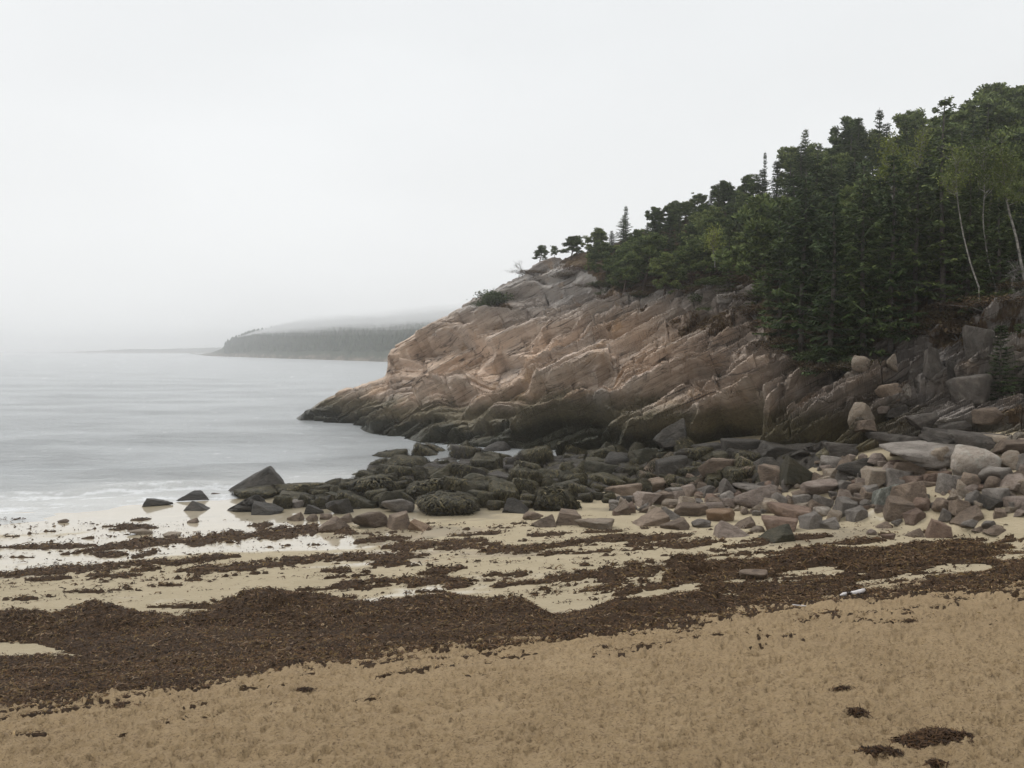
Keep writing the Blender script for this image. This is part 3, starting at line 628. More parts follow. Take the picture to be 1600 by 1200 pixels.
def spruce(seed, H=8., R=1.7, bare=.1, dens=1.):
    r = np.random.default_rng(seed); S = Soup(); TR = Soup()
    zs = np.linspace(0, H, 14); wob = np.stack([.06 * np.sin(zs * .7 + seed), .06 * np.cos(zs * .5 + seed), zs], -1); wob[0] *= [0, 0, 1]
    Vt, Ft = tube(wob, .125 * (1 - zs / H) ** .8 + .012); TR.add(Vt, Ft)
    Vt, Ft = tube(np.array([[0, 0, -.5], [0, 0, 0.]]), np.array([.16, .13])); TR.add(Vt, Ft)
    z = bare * H
    while z < H * .985:
        f = (z - bare * H) / (H * (1 - bare)); nb = int(r.integers(5, 9))
        Lb = (R * (1 - f) ** .78 * (.8 + .4 * r.random()) + .12) * (.75 + .25 * min(1, f * 6))
        ph = r.random() * 6.28
        for k in range(nb):
            if r.random() < .16: continue
            a = ph + k * 6.283 / nb + r.normal() * .18; L = Lb * (.5 + .75 * r.random())
            d = np.array([math.cos(a), math.sin(a), 0.]); side = np.array([-d[1], d[0], 0])
            slope = -.30 * (1 - f) + .45 * f + r.normal() * .08
            ns = max(5, int(L / .075 * dens)); s = (np.arange(ns) + .6) / ns
            pos = d[None] * (s * L)[:, None] + np.array([0, 0, 1.])[None] * (z + slope * s * L + .22 * L * s ** 2 * (1 - f * .5))[:, None]
            if L > .5:
                Vt, Ft = tube(np.array([[0, 0, z], pos[ns // 2], pos[-1]]), np.array([.022, .014, .005]), 3); TR.add(Vt, Ft)
            for sg in (-1, 1):
                tl = (.34 * (1 - s) ** .6 + .10) * min(1, .55 + L * .35) * (.7 + .6 * r.random(ns))
                dirv = unit(side[None] * sg * .8 + d[None] * (.55 + .3 * r.random(ns))[:, None] + np.stack([0 * s, 0 * s, -.28 + .3 * r.normal(size=ns)], -1))
                c = pos + dirv * (tl / 2)[:, None] + r.normal(size=(ns, 3)) * .02
                wd = unit(np.cross(dirv, r.normal(size=(ns, 3)) * .5 + np.array([0, 0, 1.]))) * (.020 + .020 * r.random(ns))[:, None]
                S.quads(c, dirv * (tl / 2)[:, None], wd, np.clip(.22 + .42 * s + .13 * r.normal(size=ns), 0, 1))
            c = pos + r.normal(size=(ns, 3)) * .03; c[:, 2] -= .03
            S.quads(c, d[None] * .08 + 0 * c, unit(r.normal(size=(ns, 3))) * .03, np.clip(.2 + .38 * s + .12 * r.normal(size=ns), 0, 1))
        z += .22 + .14 * r.random() + .12 * (1 - f)
    for i in range(14):                   # dead twigs low on the trunk
        a = r.random() * 6.28; zz = r.random() * H * .4 + .3; L = .4 + .8 * r.random()
        q_ = np.array([[0, 0, zz], [math.cos(a) * L * .5, math.sin(a) * L * .5, zz + .02], [math.cos(a) * L, math.sin(a) * L, zz - .12]])
        Vt, Ft = tube(q_, np.array([.018, .012, .004]), 3); TR.add(Vt, Ft)
    return TR, S, H
def pine(seed, H=5., R=1.5, lean=.3):
    r = np.random.default_rng(seed); S = Soup(); TR = Soup()
    zs = np.linspace(0, 1, 10); path = np.stack([lean * zs ** 1.5 * H * .3 + .10 * np.sin(zs * 6 + seed), .12 * np.cos(zs * 5 + seed) - .12 * math.cos(seed), zs * H * .95], -1)
    Vt, Ft = tube(path, .10 * (1 - zs) + .018); TR.add(Vt, Ft); Vt, Ft = tube(np.array([path[0] - [0, 0, .5], path[0]]), np.array([.13, .11])); TR.add(Vt, Ft)
    nl = 20
    for k in range(nl):
        f = .20 + .80 * ((k + .5) / nl) ** .8; b = np.array([np.interp(f, zs, path[:, i]) for i in range(3)])
        a = k * 2.4 + r.normal() * .4; L = R * (1.12 - f) ** .55 * (.45 + .65 * r.random())
        d = np.array([math.cos(a), math.sin(a), .12 + (.55 if f < .75 else .25) * r.random()]); e = b + d * L
        mid = b + d * L * .5 + r.normal(size=3) * .08
        Vt, Ft = tube(np.array([b, mid, e]), np.array([.035, .024, .01]) * (1.2 - f * .6), 4); TR.add(Vt, Ft)
        for cc in range(5 + (k % 3)):
            s = .45 + .6 * r.random(); c0 = b + (e - b) * s + r.normal(size=3) * np.array([.26, .26, .24]); rad = .17 + .17 * r.random()
            n_ = int(70 * (rad / .25) ** 1.6); v = unit(r.normal(size=(n_, 3))); v[:, 2] = v[:, 2] * .75 + .08; rr = rad * (.3 + .9 * r.random(n_) ** .6)
            cp = c0 + v * rr[:, None]
            ax = unit(v + r.normal(size=(n_, 3)) * .5 + [0, 0, .3]) * (.07 + .05 * r.random(n_))[:, None]
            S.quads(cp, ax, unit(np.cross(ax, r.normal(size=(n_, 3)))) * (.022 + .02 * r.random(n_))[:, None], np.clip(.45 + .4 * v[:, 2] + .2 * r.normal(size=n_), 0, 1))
    return TR, S, H * 1.14
def birch(seed, H=8., path=None, leaves=1700, spread=1.3, bottom=.5, tw=.09):
    r = np.random.default_rng(seed); S = Soup(); TR = Soup(); zs = np.linspace(0, 1, 12)
    if path is None: path = np.stack([.25 * np.sin(zs * 3 + seed), .1 * np.sin(zs * 4), zs * H], -1)
    Vt, Ft = tube(path, tw * (1 - zs) ** .8 + .012, 7); TR.add(Vt, Ft); Vt, Ft = tube(np.array([path[0] - [0, 0, .6], path[0]]), np.array([tw * 1.2, tw * 1.05]), 7); TR.add(Vt, Ft)
    tips = []
    for k in range(22):
        f = bottom + (1 - bottom) * (k + .3) / 22; b = np.array([np.interp(f, zs, path[:, i]) for i in range(3)])
        a = r.random() * 6.28; L = spread * (1.15 - f * .75) * (.5 + .6 * r.random()); d = np.array([math.cos(a), math.sin(a), .9 + .5 * r.random()])
        e = b + d * L * .75; mid = (b + e) / 2 + r.normal(size=3) * .06 - np.array([0, 0, .08])
        Vt, Ft = tube(np.array([b, mid, e]), np.array([.022, .014, .005]), 4); TR.add(Vt, Ft)
        for t in range(4):
            st_ = b + (e - b) * (.4 + .6 * r.random()); tp = st_ + r.normal(size=3) * .28 + [0, 0, .15]; Vt, Ft = tube(np.array([st_, tp]), np.array([.008, .003]), 3); TR.add(Vt, Ft); tips += [tp, (st_ + tp) / 2]
    tips = np.array(tips); c = tips[r.integers(0, len(tips), leaves)] + r.normal(size=(leaves, 3)) * [.17, .17, .13]
    ax = unit(r.normal(size=(leaves, 3))) * (.022 + .022 * r.random(leaves))[:, None]
    S.quads(c, ax, unit(np.cross(ax, r.normal(size=(leaves, 3)))) * .026, np.clip(r.normal(.5, .25, leaves), 0, 1))
    return TR, S, H
def bush(seed, leaves=1500, w=1., h=.8, size=.04):
    r = np.random.default_rng(seed); S = Soup(); TR = Soup(); tips = []
    for k in range(14):
        a = r.random() * 6.28; L = r.random() * w * .8; e = np.array([math.cos(a) * L, math.sin(a) * L, h * (.5 + .5 * r.random()) * (1 - .4 * L / w)])
        Vt, Ft = tube(np.array([[0, 0, -.1], e * [.4, .4, .6], e]), np.array([.02, .012, .005]), 3); TR.add(Vt, Ft); tips += [e, e * [.7, .7, .85], e * [.5, .5, .6]]
    tips = np.array(tips); c = tips[r.integers(0, len(tips), leaves)] + r.normal(size=(leaves, 3)) * [.16 * w, .16 * w, .11 * h]
    c[:, 2] = np.abs(c[:, 2]); ax = unit(r.normal(size=(leaves, 3))) * size
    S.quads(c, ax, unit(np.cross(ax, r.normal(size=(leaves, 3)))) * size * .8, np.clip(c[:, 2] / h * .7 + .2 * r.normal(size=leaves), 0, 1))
    return TR, S, h
def snag(seed, H=1.6):
    r = np.random.default_rng(seed); TR = Soup()
    def rec(b, d, L, rad, lv):
        e = b + d * L; mid = (b + e) / 2 + r.normal(size=3) * L * .09
        Vt, Ft = tube(np.array([b, mid, e]), np.array([rad, rad * .8, rad * .6]), 4); TR.add(Vt, Ft)
        if lv == 0: return
        for i in range(3): rec(e if i else mid, unit(d + r.normal(size=3) * .6 + [-.1, 0, .1]), L * (.62 + .2 * r.random()), rad * .58, lv - 1)
    rec(np.array([0, 0, -.1]), unit(np.array([-.2, 0, 1.])), H * .38, .045, 4); return TR, None, H

protos = {}
def proto(kind, gens, bark, leaf, crown='crown', trunk='trunk'):
    protos[kind] = []
    for (TR, S, H) in gens:
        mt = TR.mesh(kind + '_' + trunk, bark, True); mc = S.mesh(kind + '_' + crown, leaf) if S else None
        protos[kind].append((mt, mc, H))
proto('spruce_tree', [spruce(1, 8, 1.8, .05), spruce(2, 8, 1.5, .04), spruce(3, 8, 2.0, .08), spruce(4, 8, 1.15, .04), spruce(7, 8, 1.55, .3, .8)], BARK, L_SPRUCE)
proto('pine_tree', [pine(11, 5, 1.9), pine(12, 5, 2.2, .5), pine(13, 5, 1.6, .1), pine(14, 5, 2.3, -.4)], BARK_P, L_PINE)
proto('birch_tree', [birch(21)], BARK_B, L_BIRCH)
proto('leafing_tree', [birch(23, 5., None, 1900, 1.0, .35, .05)], BARK_D, L_YEL)
proto('bush', [bush(31, 2200, 1., .8, .028), bush(32, 2000, 1.2, .7, .028)], BARK_D, L_BUSH, 'foliage', 'stem')
proto('heath_bush', [bush(33, 1500, 1., .5, .018), bush(34, 1600, 1.3, .45, .018)], BARK_D, L_HEATH, 'foliage', 'stem')
proto('bare_bush', [snag(41)], BARK_D, None, trunk='stem')
prng = random.Random(77)
def plant(kind, i, loc, height, label, group=None, cat='tree', rot=None, wid=1., lean=(0, 0), leafmat=None, nparts=('trunk', 'crown')):
    mt, mc, H = protos[kind][i % len(protos[kind])]
    props = dict(label=label, category=cat)
    if group: props['group'] = group
    e = empty(kind, loc, **props); s = height / H
    e.scale = (s * wid, s * wid, s); e.rotation_euler = (lean[0], lean[1], prng.random() * 6.28 if rot is None else rot)
    link(nparts[0], mt, e)
    if mc:
        o = link(nparts[1], mc, e)
        if leafmat: o.material_slots[0].link = 'OBJECT'; o.material_slots[0].material = leafmat
    return e
def h_to(loc, vtop):                      # height of a tree standing at loc whose tip shows at row vtop
    return CAMZ + kz(vtop) * loc[1] - loc[2]
SK_U = [820, 830, 848, 862, 872, 890, 905, 912, 935, 950, 965, 975, 990, 1000, 1020, 1035, 1050, 1080, 1100, 1120, 1145, 1165, 1185, 1195, 1215, 1240, 1255, 1270, 1290, 1310, 1325, 1345, 1370, 1385, 1400, 1420, 1445, 1468, 1485, 1500, 1520, 1535, 1550, 1572, 1600, 1700, 1900]
SK_V = [410, 398, 379, 384, 385, 366, 362, 372, 352, 358, 345, 322, 338, 326, 318, 298, 312, 296, 296, 268, 276, 262, 266, 240, 246, 214, 200, 212, 206, 196, 175, 180, 172, 190, 196, 165, 168, 150, 170, 155, 165, 150, 122, 118, 122, 110, 100]
def name_fills(marks, items, side):
    used = {}
    for o, u, v, desc in sorted(items, key=lambda q: (q[1], q[2])):
        m = min(marks, key=lambda k: (k[0] - u) ** 2 + (1.8 * (k[1] - v)) ** 2); dx, dy = u - m[0], 1.6 * (v - m[1])
        d = ('left of' if dx < 0 else 'right of') if abs(dx) > abs(dy) else ('above' if dy < 0 else 'below'); used.setdefault((marks[m], d), []).append((math.hypot(dx, dy), o, desc))
    for (mk_, d), L_ in used.items():
        L_.sort(key=lambda q: q[0]); seen = {}
        for _, o, desc in L_:
            seen[desc] = seen.get(desc, 0) + 1; k = seen[desc]; om = ('', 'second ', 'third ', 'fourth ', 'fifth ', 'sixth ', 'seventh ', 'eighth ', 'ninth ', 'tenth ', 'eleventh ', 'twelfth ', 'thirteenth ', 'fourteenth ', 'fifteenth ', 'sixteenth ')[min(k, 16) - 1] if k > 1 else ''
            o['label'] = f"{om}{desc} {d} the {mk_}"
placed = []
def ok(p, d):
    for q in placed:
        if (q[0] - p[0]) ** 2 + (q[1] - p[1]) ** 2 < d * d: return False
    placed.append((p[0], p[1])); return True
FR = [ # kind, variant, u, v base, v top, width factor, label
 ('spruce_tree', 4, 1470, 500, 147, .82, 'tallest dark spruce on the slope, pointed tip standing above its neighbours'),
 ('spruce_tree', 0, 1298, 578, 300, 1.0, 'big dark spruce whose bare trunk foot reaches lowest over the cliff rocks'),
 ('spruce_tree', 1, 1216, 522, 318, 1.15, 'bushy dark spruce at the left corner of the forest wall above the cliff'),
 ('spruce_tree', 2, 1253, 552, 262, .95, 'dark spruce just left of the lowest standing spruce on the cliff'),
 ('spruce_tree', 2, 1345, 552, 255, 1.0, 'dark drooping spruce just right of the lowest standing spruce on the cliff'),
 ('spruce_tree', 0, 1392, 528, 236, .9, 'dense dark spruce above the brown litter bank'),
 ('spruce_tree', 4, 1430, 512, 262, 1.1, 'dark spruce with bare lower trunk left of the tallest spruce'),
 ('spruce_tree', 2, 1512, 498, 285, 1.1, 'dark spruce right of the tallest spruce behind the thin birch'),
 ('spruce_tree', 1, 1556, 492, 300, 1.2, 'low broad spruce between the two leaning birches'),
 ('spruce_tree', 0, 1592, 480, 318, 1.2, 'dark spruce behind the thick white leaning birch'),
 ('spruce_tree', 3, 1563, 612, 500, 1.5, 'small spruce growing alone among the cliff blocks below the forest'),
 ('spruce_tree', 1, 1595, 575, 500, 1.5, 'little spruce at the right end of the cliff blocks'),
 ('spruce_tree', 3, 1138, 452, 352, 1.35, 'small dark spruce at the rim of the bare rock behind the loose slab'),
 ('spruce_tree', 3, 1182, 470, 372, 1.3, 'small spruce at the gap between pine grove and tall forest'),
 ('pine_tree', 1, 975, 462, 372, 1.2, 'bright green pine on the rock rim at the left end of the grove'),
 ('pine_tree', 0, 1035, 468, 386, 1.35, 'bright green flat-topped pine with visible slanting trunk on the rock rim'),
 ('pine_tree', 3, 1005, 462, 352, 1.1, 'green pine wedged between the two brightest pines'),
 ('pine_tree', 2, 1080, 455, 366, 1.2, 'dark green pine in the middle of the grove rim'),
 ('pine_tree', 1, 845, 413, 379, 1.7, 'lone small pine on the bare skyline, first tree up the ridge'),
 ('pine_tree', 3, 866, 404, 380, 1.1, 'tiny pine close behind the first skyline pine'),
 ('pine_tree', 0, 893, 402, 362, 1.6, 'small pine on the skyline, second clump up the ridge'),
 ('pine_tree', 2, 934, 405, 350, 1.3, 'rounded pine on the skyline at the start of the continuous wood'),
 ('pine_tree', 1, 948, 430, 372, 1.2, 'pine leaning over the bare twin stems at the grove edge'),
 ('spruce_tree', 3, 976, 398, 318, .8, 'thin twisted conifer poking out of the skyline above the pine grove'),
 ('spruce_tree', 3, 1194, 345, 233, .5, 'skinny half dead conifer sticking above the skyline'),
 ('spruce_tree', 3, 1371, 330, 165, .75, 'narrow spruce spire on the skyline, second highest tip'),
 ('spruce_tree', 1, 1256, 330, 198, .8, 'pointed spruce where the skyline steps up'),
 ('pine_tree', 2, 1553, 270, 118, 1.45, 'big layered pine crown at the top right of the skyline'),
 ('pine_tree', 2, 1596, 265, 122, 1.5, 'broad pine crown at the right end of the skyline'),
 ('pine_tree', 0, 1326, 292, 173, 1.1, 'round-headed pine on the skyline left of the narrow spire'),
 ('pine_tree', 2, 1424, 290, 160, 1.1, 'pine on the skyline left of the tallest spruce'),
 ('pine_tree', 1, 1500, 285, 152, 1.15, 'flat pine crown right of the tallest spruce tip'),
]
TMARK = {}; tfill = []
for kind, i, u, vb, vt, wd, lab in FR:
    ws = lab.split(',')[0].split(); TMARK[(u, (vb + vt) / 2)] = ' '.join(ws[:8])
    p_ = on_hill(u, vb); placed.append((p_[0], p_[1]))
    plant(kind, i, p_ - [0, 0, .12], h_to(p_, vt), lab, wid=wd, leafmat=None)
# trees along the skyline, then the body of the forest
rr = random.Random(9)
u = 955
while u < 1900:
    v2_ = float(np.interp(u, cu, v2)); vb = v2_ + rr.uniform(4, 14)
    if rr.random() < .9:
        p_ = on_hill(u, vb); vt = float(np.interp(u, SK_U, SK_V)) + rr.uniform(2, 24)
        h = h_to(p_, vt)
        k = 'pine_tree' if rr.random() < .6 else 'spruce_tree'; placed.append((p_[0], p_[1]))
        o = plant(k, rr.randrange(4), p_ - [0, 0, .1], max(1.6, h), ('rounded pine standing along the wooded skyline of the headland' if k == 'pine_tree' else 'pointed spruce standing along the wooded skyline of the headland'), ('pines along the skyline' if k == 'pine_tree' else 'spruces along the skyline'), wid=(1.35 if h < 4 else 1.0) * (1.3 if k == 'spruce_tree' else 1.05))
        tfill.append((o, u, (vb + vt) / 2, 'skyline spruce' if k == 'spruce_tree' else 'skyline pine'))
    u += rr.uniform(15, 26)
cnt = 0
for _ in range(9000):
    u = rr.uniform(880, 1860); fb = float(np.interp(u, FB_U, FB_V)); v2_ = float(np.interp(u, cu, v2))
    v = rr.uniform(v2_ + 8, fb - 4)
    p_ = on_hill(u, v)
    mindist = 1.5 if u < 1180 else 2.05
    if not ok(p_, mindist): continue
    sk = float(np.interp(u, SK_U, SK_V))
    big = u > 1185
    h = rr.uniform(5.5, 8.2) if big else rr.uniform(3.0, 4.6)
    if u < 960: h = rr.uniform(1.8, 2.6)
    h = min(h, h_to(p_, sk + 12 + rr.random() * 30))
    if h < 1.3: continue
    k = 'spruce_tree' if rr.random() < (.72 if big else .35) else 'pine_tree'
    lab = {('spruce_tree', True): 'dark spruce packed among others in the tall forest on the slope', ('pine_tree', True): 'rounded dark pine packed among spruces in the tall forest on the slope',
           ('spruce_tree', False): 'short spruce packed among pines in the low wood above the bare rock', ('pine_tree', False): 'short green pine packed among others in the low wood above the bare rock'}[(k, big)]
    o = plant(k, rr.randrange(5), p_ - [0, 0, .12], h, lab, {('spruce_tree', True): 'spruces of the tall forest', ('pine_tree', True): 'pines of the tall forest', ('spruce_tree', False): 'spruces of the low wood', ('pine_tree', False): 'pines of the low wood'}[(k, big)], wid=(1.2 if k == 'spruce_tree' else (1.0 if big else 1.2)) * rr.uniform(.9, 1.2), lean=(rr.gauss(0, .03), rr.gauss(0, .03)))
    tfill.append((o, u, v - 40, ('tall ' if h > 5 else 'short ') + ('dark spruce' if k == 'spruce_tree' else 'rounded pine')))
    cnt += 1
name_fills(TMARK, tfill, None)
print('forest trees', cnt)
# birches: leaning white trunks in front of the dark wall
def birch_at(pix, Y, H, lab, leaves, tw, spread, seed, bottom=.55, mat=None):
    pts = np.array([pt(a, b, Y) for a, b in pix]); t = np.linspace(0, 1, len(pts)); zs = np.linspace(0, 1, 12)
    path = np.stack([np.interp(zs, t, pts[:, i]) for i in range(3)], -1); base = path[0].copy(); path -= base
    path[:, 1] += .25 * np.sin(zs * 4)
    TR, S, _ = birch(seed, 1, path, leaves, spread, bottom, tw)
    e = empty('birch_tree', base, label=lab, category='tree'); link('trunk', TR.mesh('birch_trunk', BARK_B, True), e)
    if leaves: link('crown', S.mesh('birch_crown', mat or L_BIRCH), e)
birch_at([(1606, 470), (1600, 415), (1592, 365), (1577, 320), (1571, 290), (1562, 245)], 41.5, 7, 'thick white birch trunk leaning left at the right edge with pale green crown', 3400, .062, 1.7, 51, .60)
birch_at([(1530, 450), (1519, 410), (1508, 360), (1499, 312), (1494, 285), (1490, 250)], 42.2, 7, 'thin pale birch leaning left, left of the three birches', 1900, .030, 1.4, 52, .62)
birch_at([(1556, 450), (1547, 405), (1540, 345), (1541, 310), (1538, 270), (1530, 238)], 42.6, 7, 'thin grey birch between the other two birches', 1900, .024, 1.4, 53, .6)
birch_at([(1586, 458), (1586, 440), (1585, 420)], 41.2, 1, 'short broken white birch stump beside the thick leaning birch', 0, .05, .1, 54)
birch_at([(1400, 340), (1397, 300), (1392, 262), (1395, 225)], 47, 4, 'young birch with thin pale stems and fresh yellow-green leaves among dark spruces', 1800, .035, 1.1, 55, .35, L_YEL)
birch_at([(1432, 330), (1436, 270), (1440, 210)], 50, 4, 'yellow-green young tree just left of the tallest spruce tip', 900, .035, .8, 56, .5, L_YEL)
birch_at([(1117, 404), (1115, 388), (1114, 366)], 60, 3, 'small yellow-leaved tree glowing among the dark low wood', 800, .03, .55, 57, .35, L_YEL)
for u_, v_, vt_, lab in ((815, 432, 410, 'leafless grey bush alone on the skyline left of the first pine'), (808, 437, 426, 'low bare shrub left of the leafless skyline bush'), (942, 448, 428, 'dark twin-stemmed dead shrub at the left edge of the grove')):
    p_ = on_hill(u_, v_); plant('bare_bush', 0, p_, max(.5, h_to(p_, vt_)) * 1.25, lab, cat='bush', nparts=('stem', 'x'))
for u_, v_, h_, w_, kind, lab in ((768, 475, 1.5, 1.3, 'bush', 'bright green bush on the skyline of the rock shoulder'), (780, 484, 1.0, 1.3, 'bush', 'green bush just below the skyline bush on the shoulder'), (757, 480, .8, 1.2, 'bush', 'low green bush at the left foot of the shoulder bushes'), (800, 482, .6, 1.3, 'heath_bush', 'brown heath tuft right of the green shoulder bushes'),
     (1090, 468, 1.0, .9, 'bush', 'small green bush left of the loose grey slab on the rock rim'), (1095, 478, .5, 1., 'bush', 'tiny green tuft below the bush by the loose slab'), (915, 516, .45, 1.2, 'bush', 'yellow-green tuft in a crack in the middle of the bare rock'), (960, 470, .6, 1.6, 'heath_bush', 'orange-brown heath under the grove beside the bare rock'),
     (1180, 492, .9, 1.4, 'heath_bush', 'yellow-brown heath left of the corner spruce'), (1500, 512, .9, 1.8, 'heath_bush', 'yellow-brown brush on the bank below the tallest spruce'), (1470, 500, .8, 1.6, 'heath_bush', 'brown twiggy brush on the bank under the spruce skirts'), (1540, 508, .7, 1.8, 'heath_bush', 'brown brush at the right of the bank above the slabs'),
     (835, 432, .5, 2., 'heath_bush', 'low brown heath on the ridge shoulder below the first pine'), (880, 424, .6, 2., 'heath_bush', 'brown heath below the second pine clump'), (915, 420, .6, 2., 'heath_bush', 'brown heath below the rounded skyline pine'), (1260, 575, .6, 1.6, 'heath_bush', 'dull heath at the foot of the lowest spruce'), (1340, 590, .6, 1.6, 'heath_bush', 'heath above the pale blocks')):
    p_ = on_hill(u_, v_); plant(kind, int(u_) % 2, p_, h_, lab, cat='bush', wid=w_, nparts=('stem', 'foliage'))
scrub = []
for k in range(46):                       # low heath dots on ledges and forest floor edge
    u_ = rr.uniform(930, 1620); fb = float(np.interp(u_, FB_U, FB_V)); v_ = fb + rr.uniform(-16, 8)
    p_ = on_hill(u_, v_); hk = 'heath_bush' if rr.random() < .7 else 'bush'; o = plant(hk, k, p_, rr.uniform(.3, .7), 'low scrubby tuft along the lower edge of the forest', 'scrub along the forest edge', cat='bush', wid=1.6, nparts=('stem', 'foliage')); scrub.append((o, u_, v_, 'brown scrub tuft' if hk == 'heath_bush' else 'green scrub tuft'))
name_fills({(a[2], a[3]): ' '.join(a[6].split(',')[0].split()[:8]) for a in FR[:18]}, scrub, None)

# ------------------------------------------------------------------ rocks
def ico(sub):
    import bmesh
    bm = bmesh.new(); bmesh.ops.create_icosphere(bm, subdivisions=sub, radius=1.0)
    V_ = np.array([v.co[:] for v in bm.verts]); F = np.array([[v.index for v in f.verts] for f in bm.faces]); bm.free(); return V_, F
ICO = {4: ico(4), 5: ico(5)}
def rock_shape(seed, kind, sub=5):
    r = np.random.default_rng(seed); V_, F = ICO[sub]
    if kind == 'block': N = np.concatenate([np.eye(3), -np.eye(3)]) + r.normal(size=(6, 3)) * .20; N = np.concatenate([N, r.normal(size=(4, 3))]); dd = np.concatenate([np.full(6, .68) * (.85 + .3 * r.random(6)), np.full(4, .92)])
    elif kind == 'wedge': N = np.array([[0, 0, -1.], [.75, 0, .15], [-.55, 0, .8], [0, .9, .3], [0, -.9, .25], [.1, -.5, .8]]) + r.normal(size=(6, 3)) * .14; N = np.concatenate([N, r.normal(size=(4, 3))]); dd = np.concatenate([[.6, .62, .5, .6, .6, .6], np.full(4, .9)])
    elif kind == 'slab': N = np.concatenate([[[0.1, 0, 1.], [0, 0, -1.]], r.normal(size=(7, 3)) * [1, 1, .25]]); dd = np.concatenate([[.62, .6], .65 + .25 * r.random(7)])
    else: N = r.normal(size=(16, 3)); dd = .78 + .16 * r.random(16)
    N = unit(N)
    dots = V_ @ N.T; R_ = dd[None] / np.maximum(dots, 1e-3)
    if kind == 'round': k = 16.; rad = (np.sum(R_ ** -k, 1)) ** (-1 / k)
    else: k = 60.; rad = (np.sum(np.minimum(R_, 20) ** -k, 1)) ** (-1 / k)
    P_ = V_ * rad[:, None]; s = seed * 3.1
    nse = (.12 if kind == 'round' else .08) * fbm(P_[:, 0] * 1.9 + s, P_[:, 1] * 1.9, P_[:, 2] * 1.9 + 5, o=6, seed=seed, g=.62)
    # chipped ledges: cracks across the block
    cr = np.abs(vnoise(P_[:, 0] * 1.3 + s, P_[:, 1] * 1.3, P_[:, 2] * 1.9, seed=seed + 50)); nse = nse - .045 * np.exp(-(cr / .05) ** 2)
    P_ = P_ * (1 + nse)[:, None]
    lo, hi = P_.min(0), P_.max(0); P_ = (P_ - (lo + hi) / 2) / ((hi - lo) / 2)
    return P_, F
rock_meshes = {}
for kd, ns in (('block', 6), ('wedge', 5), ('slab', 5), ('round', 5)):
    rock_meshes[kd] = []
    for i in range(ns):
        V_, F = rock_shape(200 + i * 7 + len(kd) * 31, kd, 5 if kd in ('block', 'wedge') else 4); me = mesh_np(kd + '_rock', V_, F, True, R_BROWN); rock_meshes[kd].append((me, V_))
def weed_coat(V_, seed, n=900):           # strands hanging over the upper part of a unit rock
    r = np.random.default_rng(seed); S = Soup(); top = V_[(V_[:, 2] > -.35)]; b = top[r.integers(0, len(top), n)] + r.normal(size=(n, 3)) * .02
    out = unit(b * [1, 1, .9]); down = unit(np.stack([b[:, 0] * .9, b[:, 1] * .9, -.9 - 0 * b[:, 0] + .5 * b[:, 2]], -1) + r.normal(size=(n, 3)) * .36)
    down = unit(down - out * np.sum(down * out, 1, keepdims=True)); L = .14 + .22 * r.random(n); side = unit(np.cross(out, down)) * (.012 + .02 * r.random(n))[:, None]
    tn = np.clip(.40 + .25 * b[:, 2] + .28 * r.normal(size=n), 0, 1)
    p0 = b + out * .015; p1 = b + down * (L * .5)[:, None] + out * (.025 + .035 * r.random(n))[:, None]; p2 = b + down * L[:, None] + out * .0
    Q = np.stack([p0 - side * .5, p0 + side * .5, p1 + side, p1 - side, p2 + side * .4, p2 - side * .4], 1).reshape(-1, 3)
    i = np.arange(n)[:, None] * 6; F = np.concatenate([i + np.array([[0, 1, 2, 3]]), i + np.array([[3, 2, 4, 5]])]); S.add(Q, F, np.repeat(tn, 6)); return S
coats = {(k, i): weed_coat(V_, 400 + i, 1500).mesh('rockweed_coat', W_ROCK) for k in rock_meshes for i, (me, V_) in enumerate(rock_meshes[k])}
rk = random.Random(31)
def rock(u, vb, w, h, kind, mat, label, weed=False, group=None, depth=None, tilt=None, idx=None, yaw=None, z=None, loc=None, sink=.3, cat='rock'):
    if loc is None: X, Y, g = hit(u, vb)
    else: X, Y, g = loc
    m_ = Y / FPX * 1.0; W = w * m_ / 2; Hh = h * m_; Dp = (depth if depth is not None else W * rk.uniform(.6, .9) + Hh * .2)
    i = rk.randrange(len(rock_meshes[kind])) if idx is None else idx
    me, V_ = rock_meshes[kind][i]
    zh = Hh * (1 + sink) / 2
    o = bpy.data.objects.new('boulder' if w > 26 else 'stone', me); C.objects.link(o)
    o.material_slots[0].link = 'OBJECT'; o.material_slots[0].material = RM[mat]
    o.location = (X, Y + Dp * .55, g + Hh - zh)
    o.scale = (W, Dp, zh)
    if w >= 84:                            # large ones get true-size meshes so the grain is not stretched
        F0 = ICO[5][1] if len(V_) > 3000 else ICO[4][1]; me2 = mesh_np(kind + '_rock_large', V_ * np.array([W, Dp, zh]) + .035 * np.stack([fbm(V_[:, 0] * W * 2.5 + q_, V_[:, 1] * Dp * 2.5, V_[:, 2] * zh * 2.5 + 3 * q_, o=4, seed=900 + q_, g=.6) for q_ in range(3)], -1), F0, True, R_BROWN)
        o.data = me2; o.material_slots[0].link = 'OBJECT'; o.material_slots[0].material = RM[mat]; o.scale = (1, 1, 1)
    o.rotation_euler = (rk.gauss(0, .05), rk.gauss(0, .05) if tilt is None else tilt, (rk.choice((0, math.pi)) if yaw is None else yaw) + rk.gauss(0, .18))
    o['label'] = label; o['category'] = cat
    if group: o['group'] = group
    if weed:
        c_ = link('rockweed', coats[(kind, i)], o)
        if w >= 84: c_.scale = (W, Dp, zh)
    return o
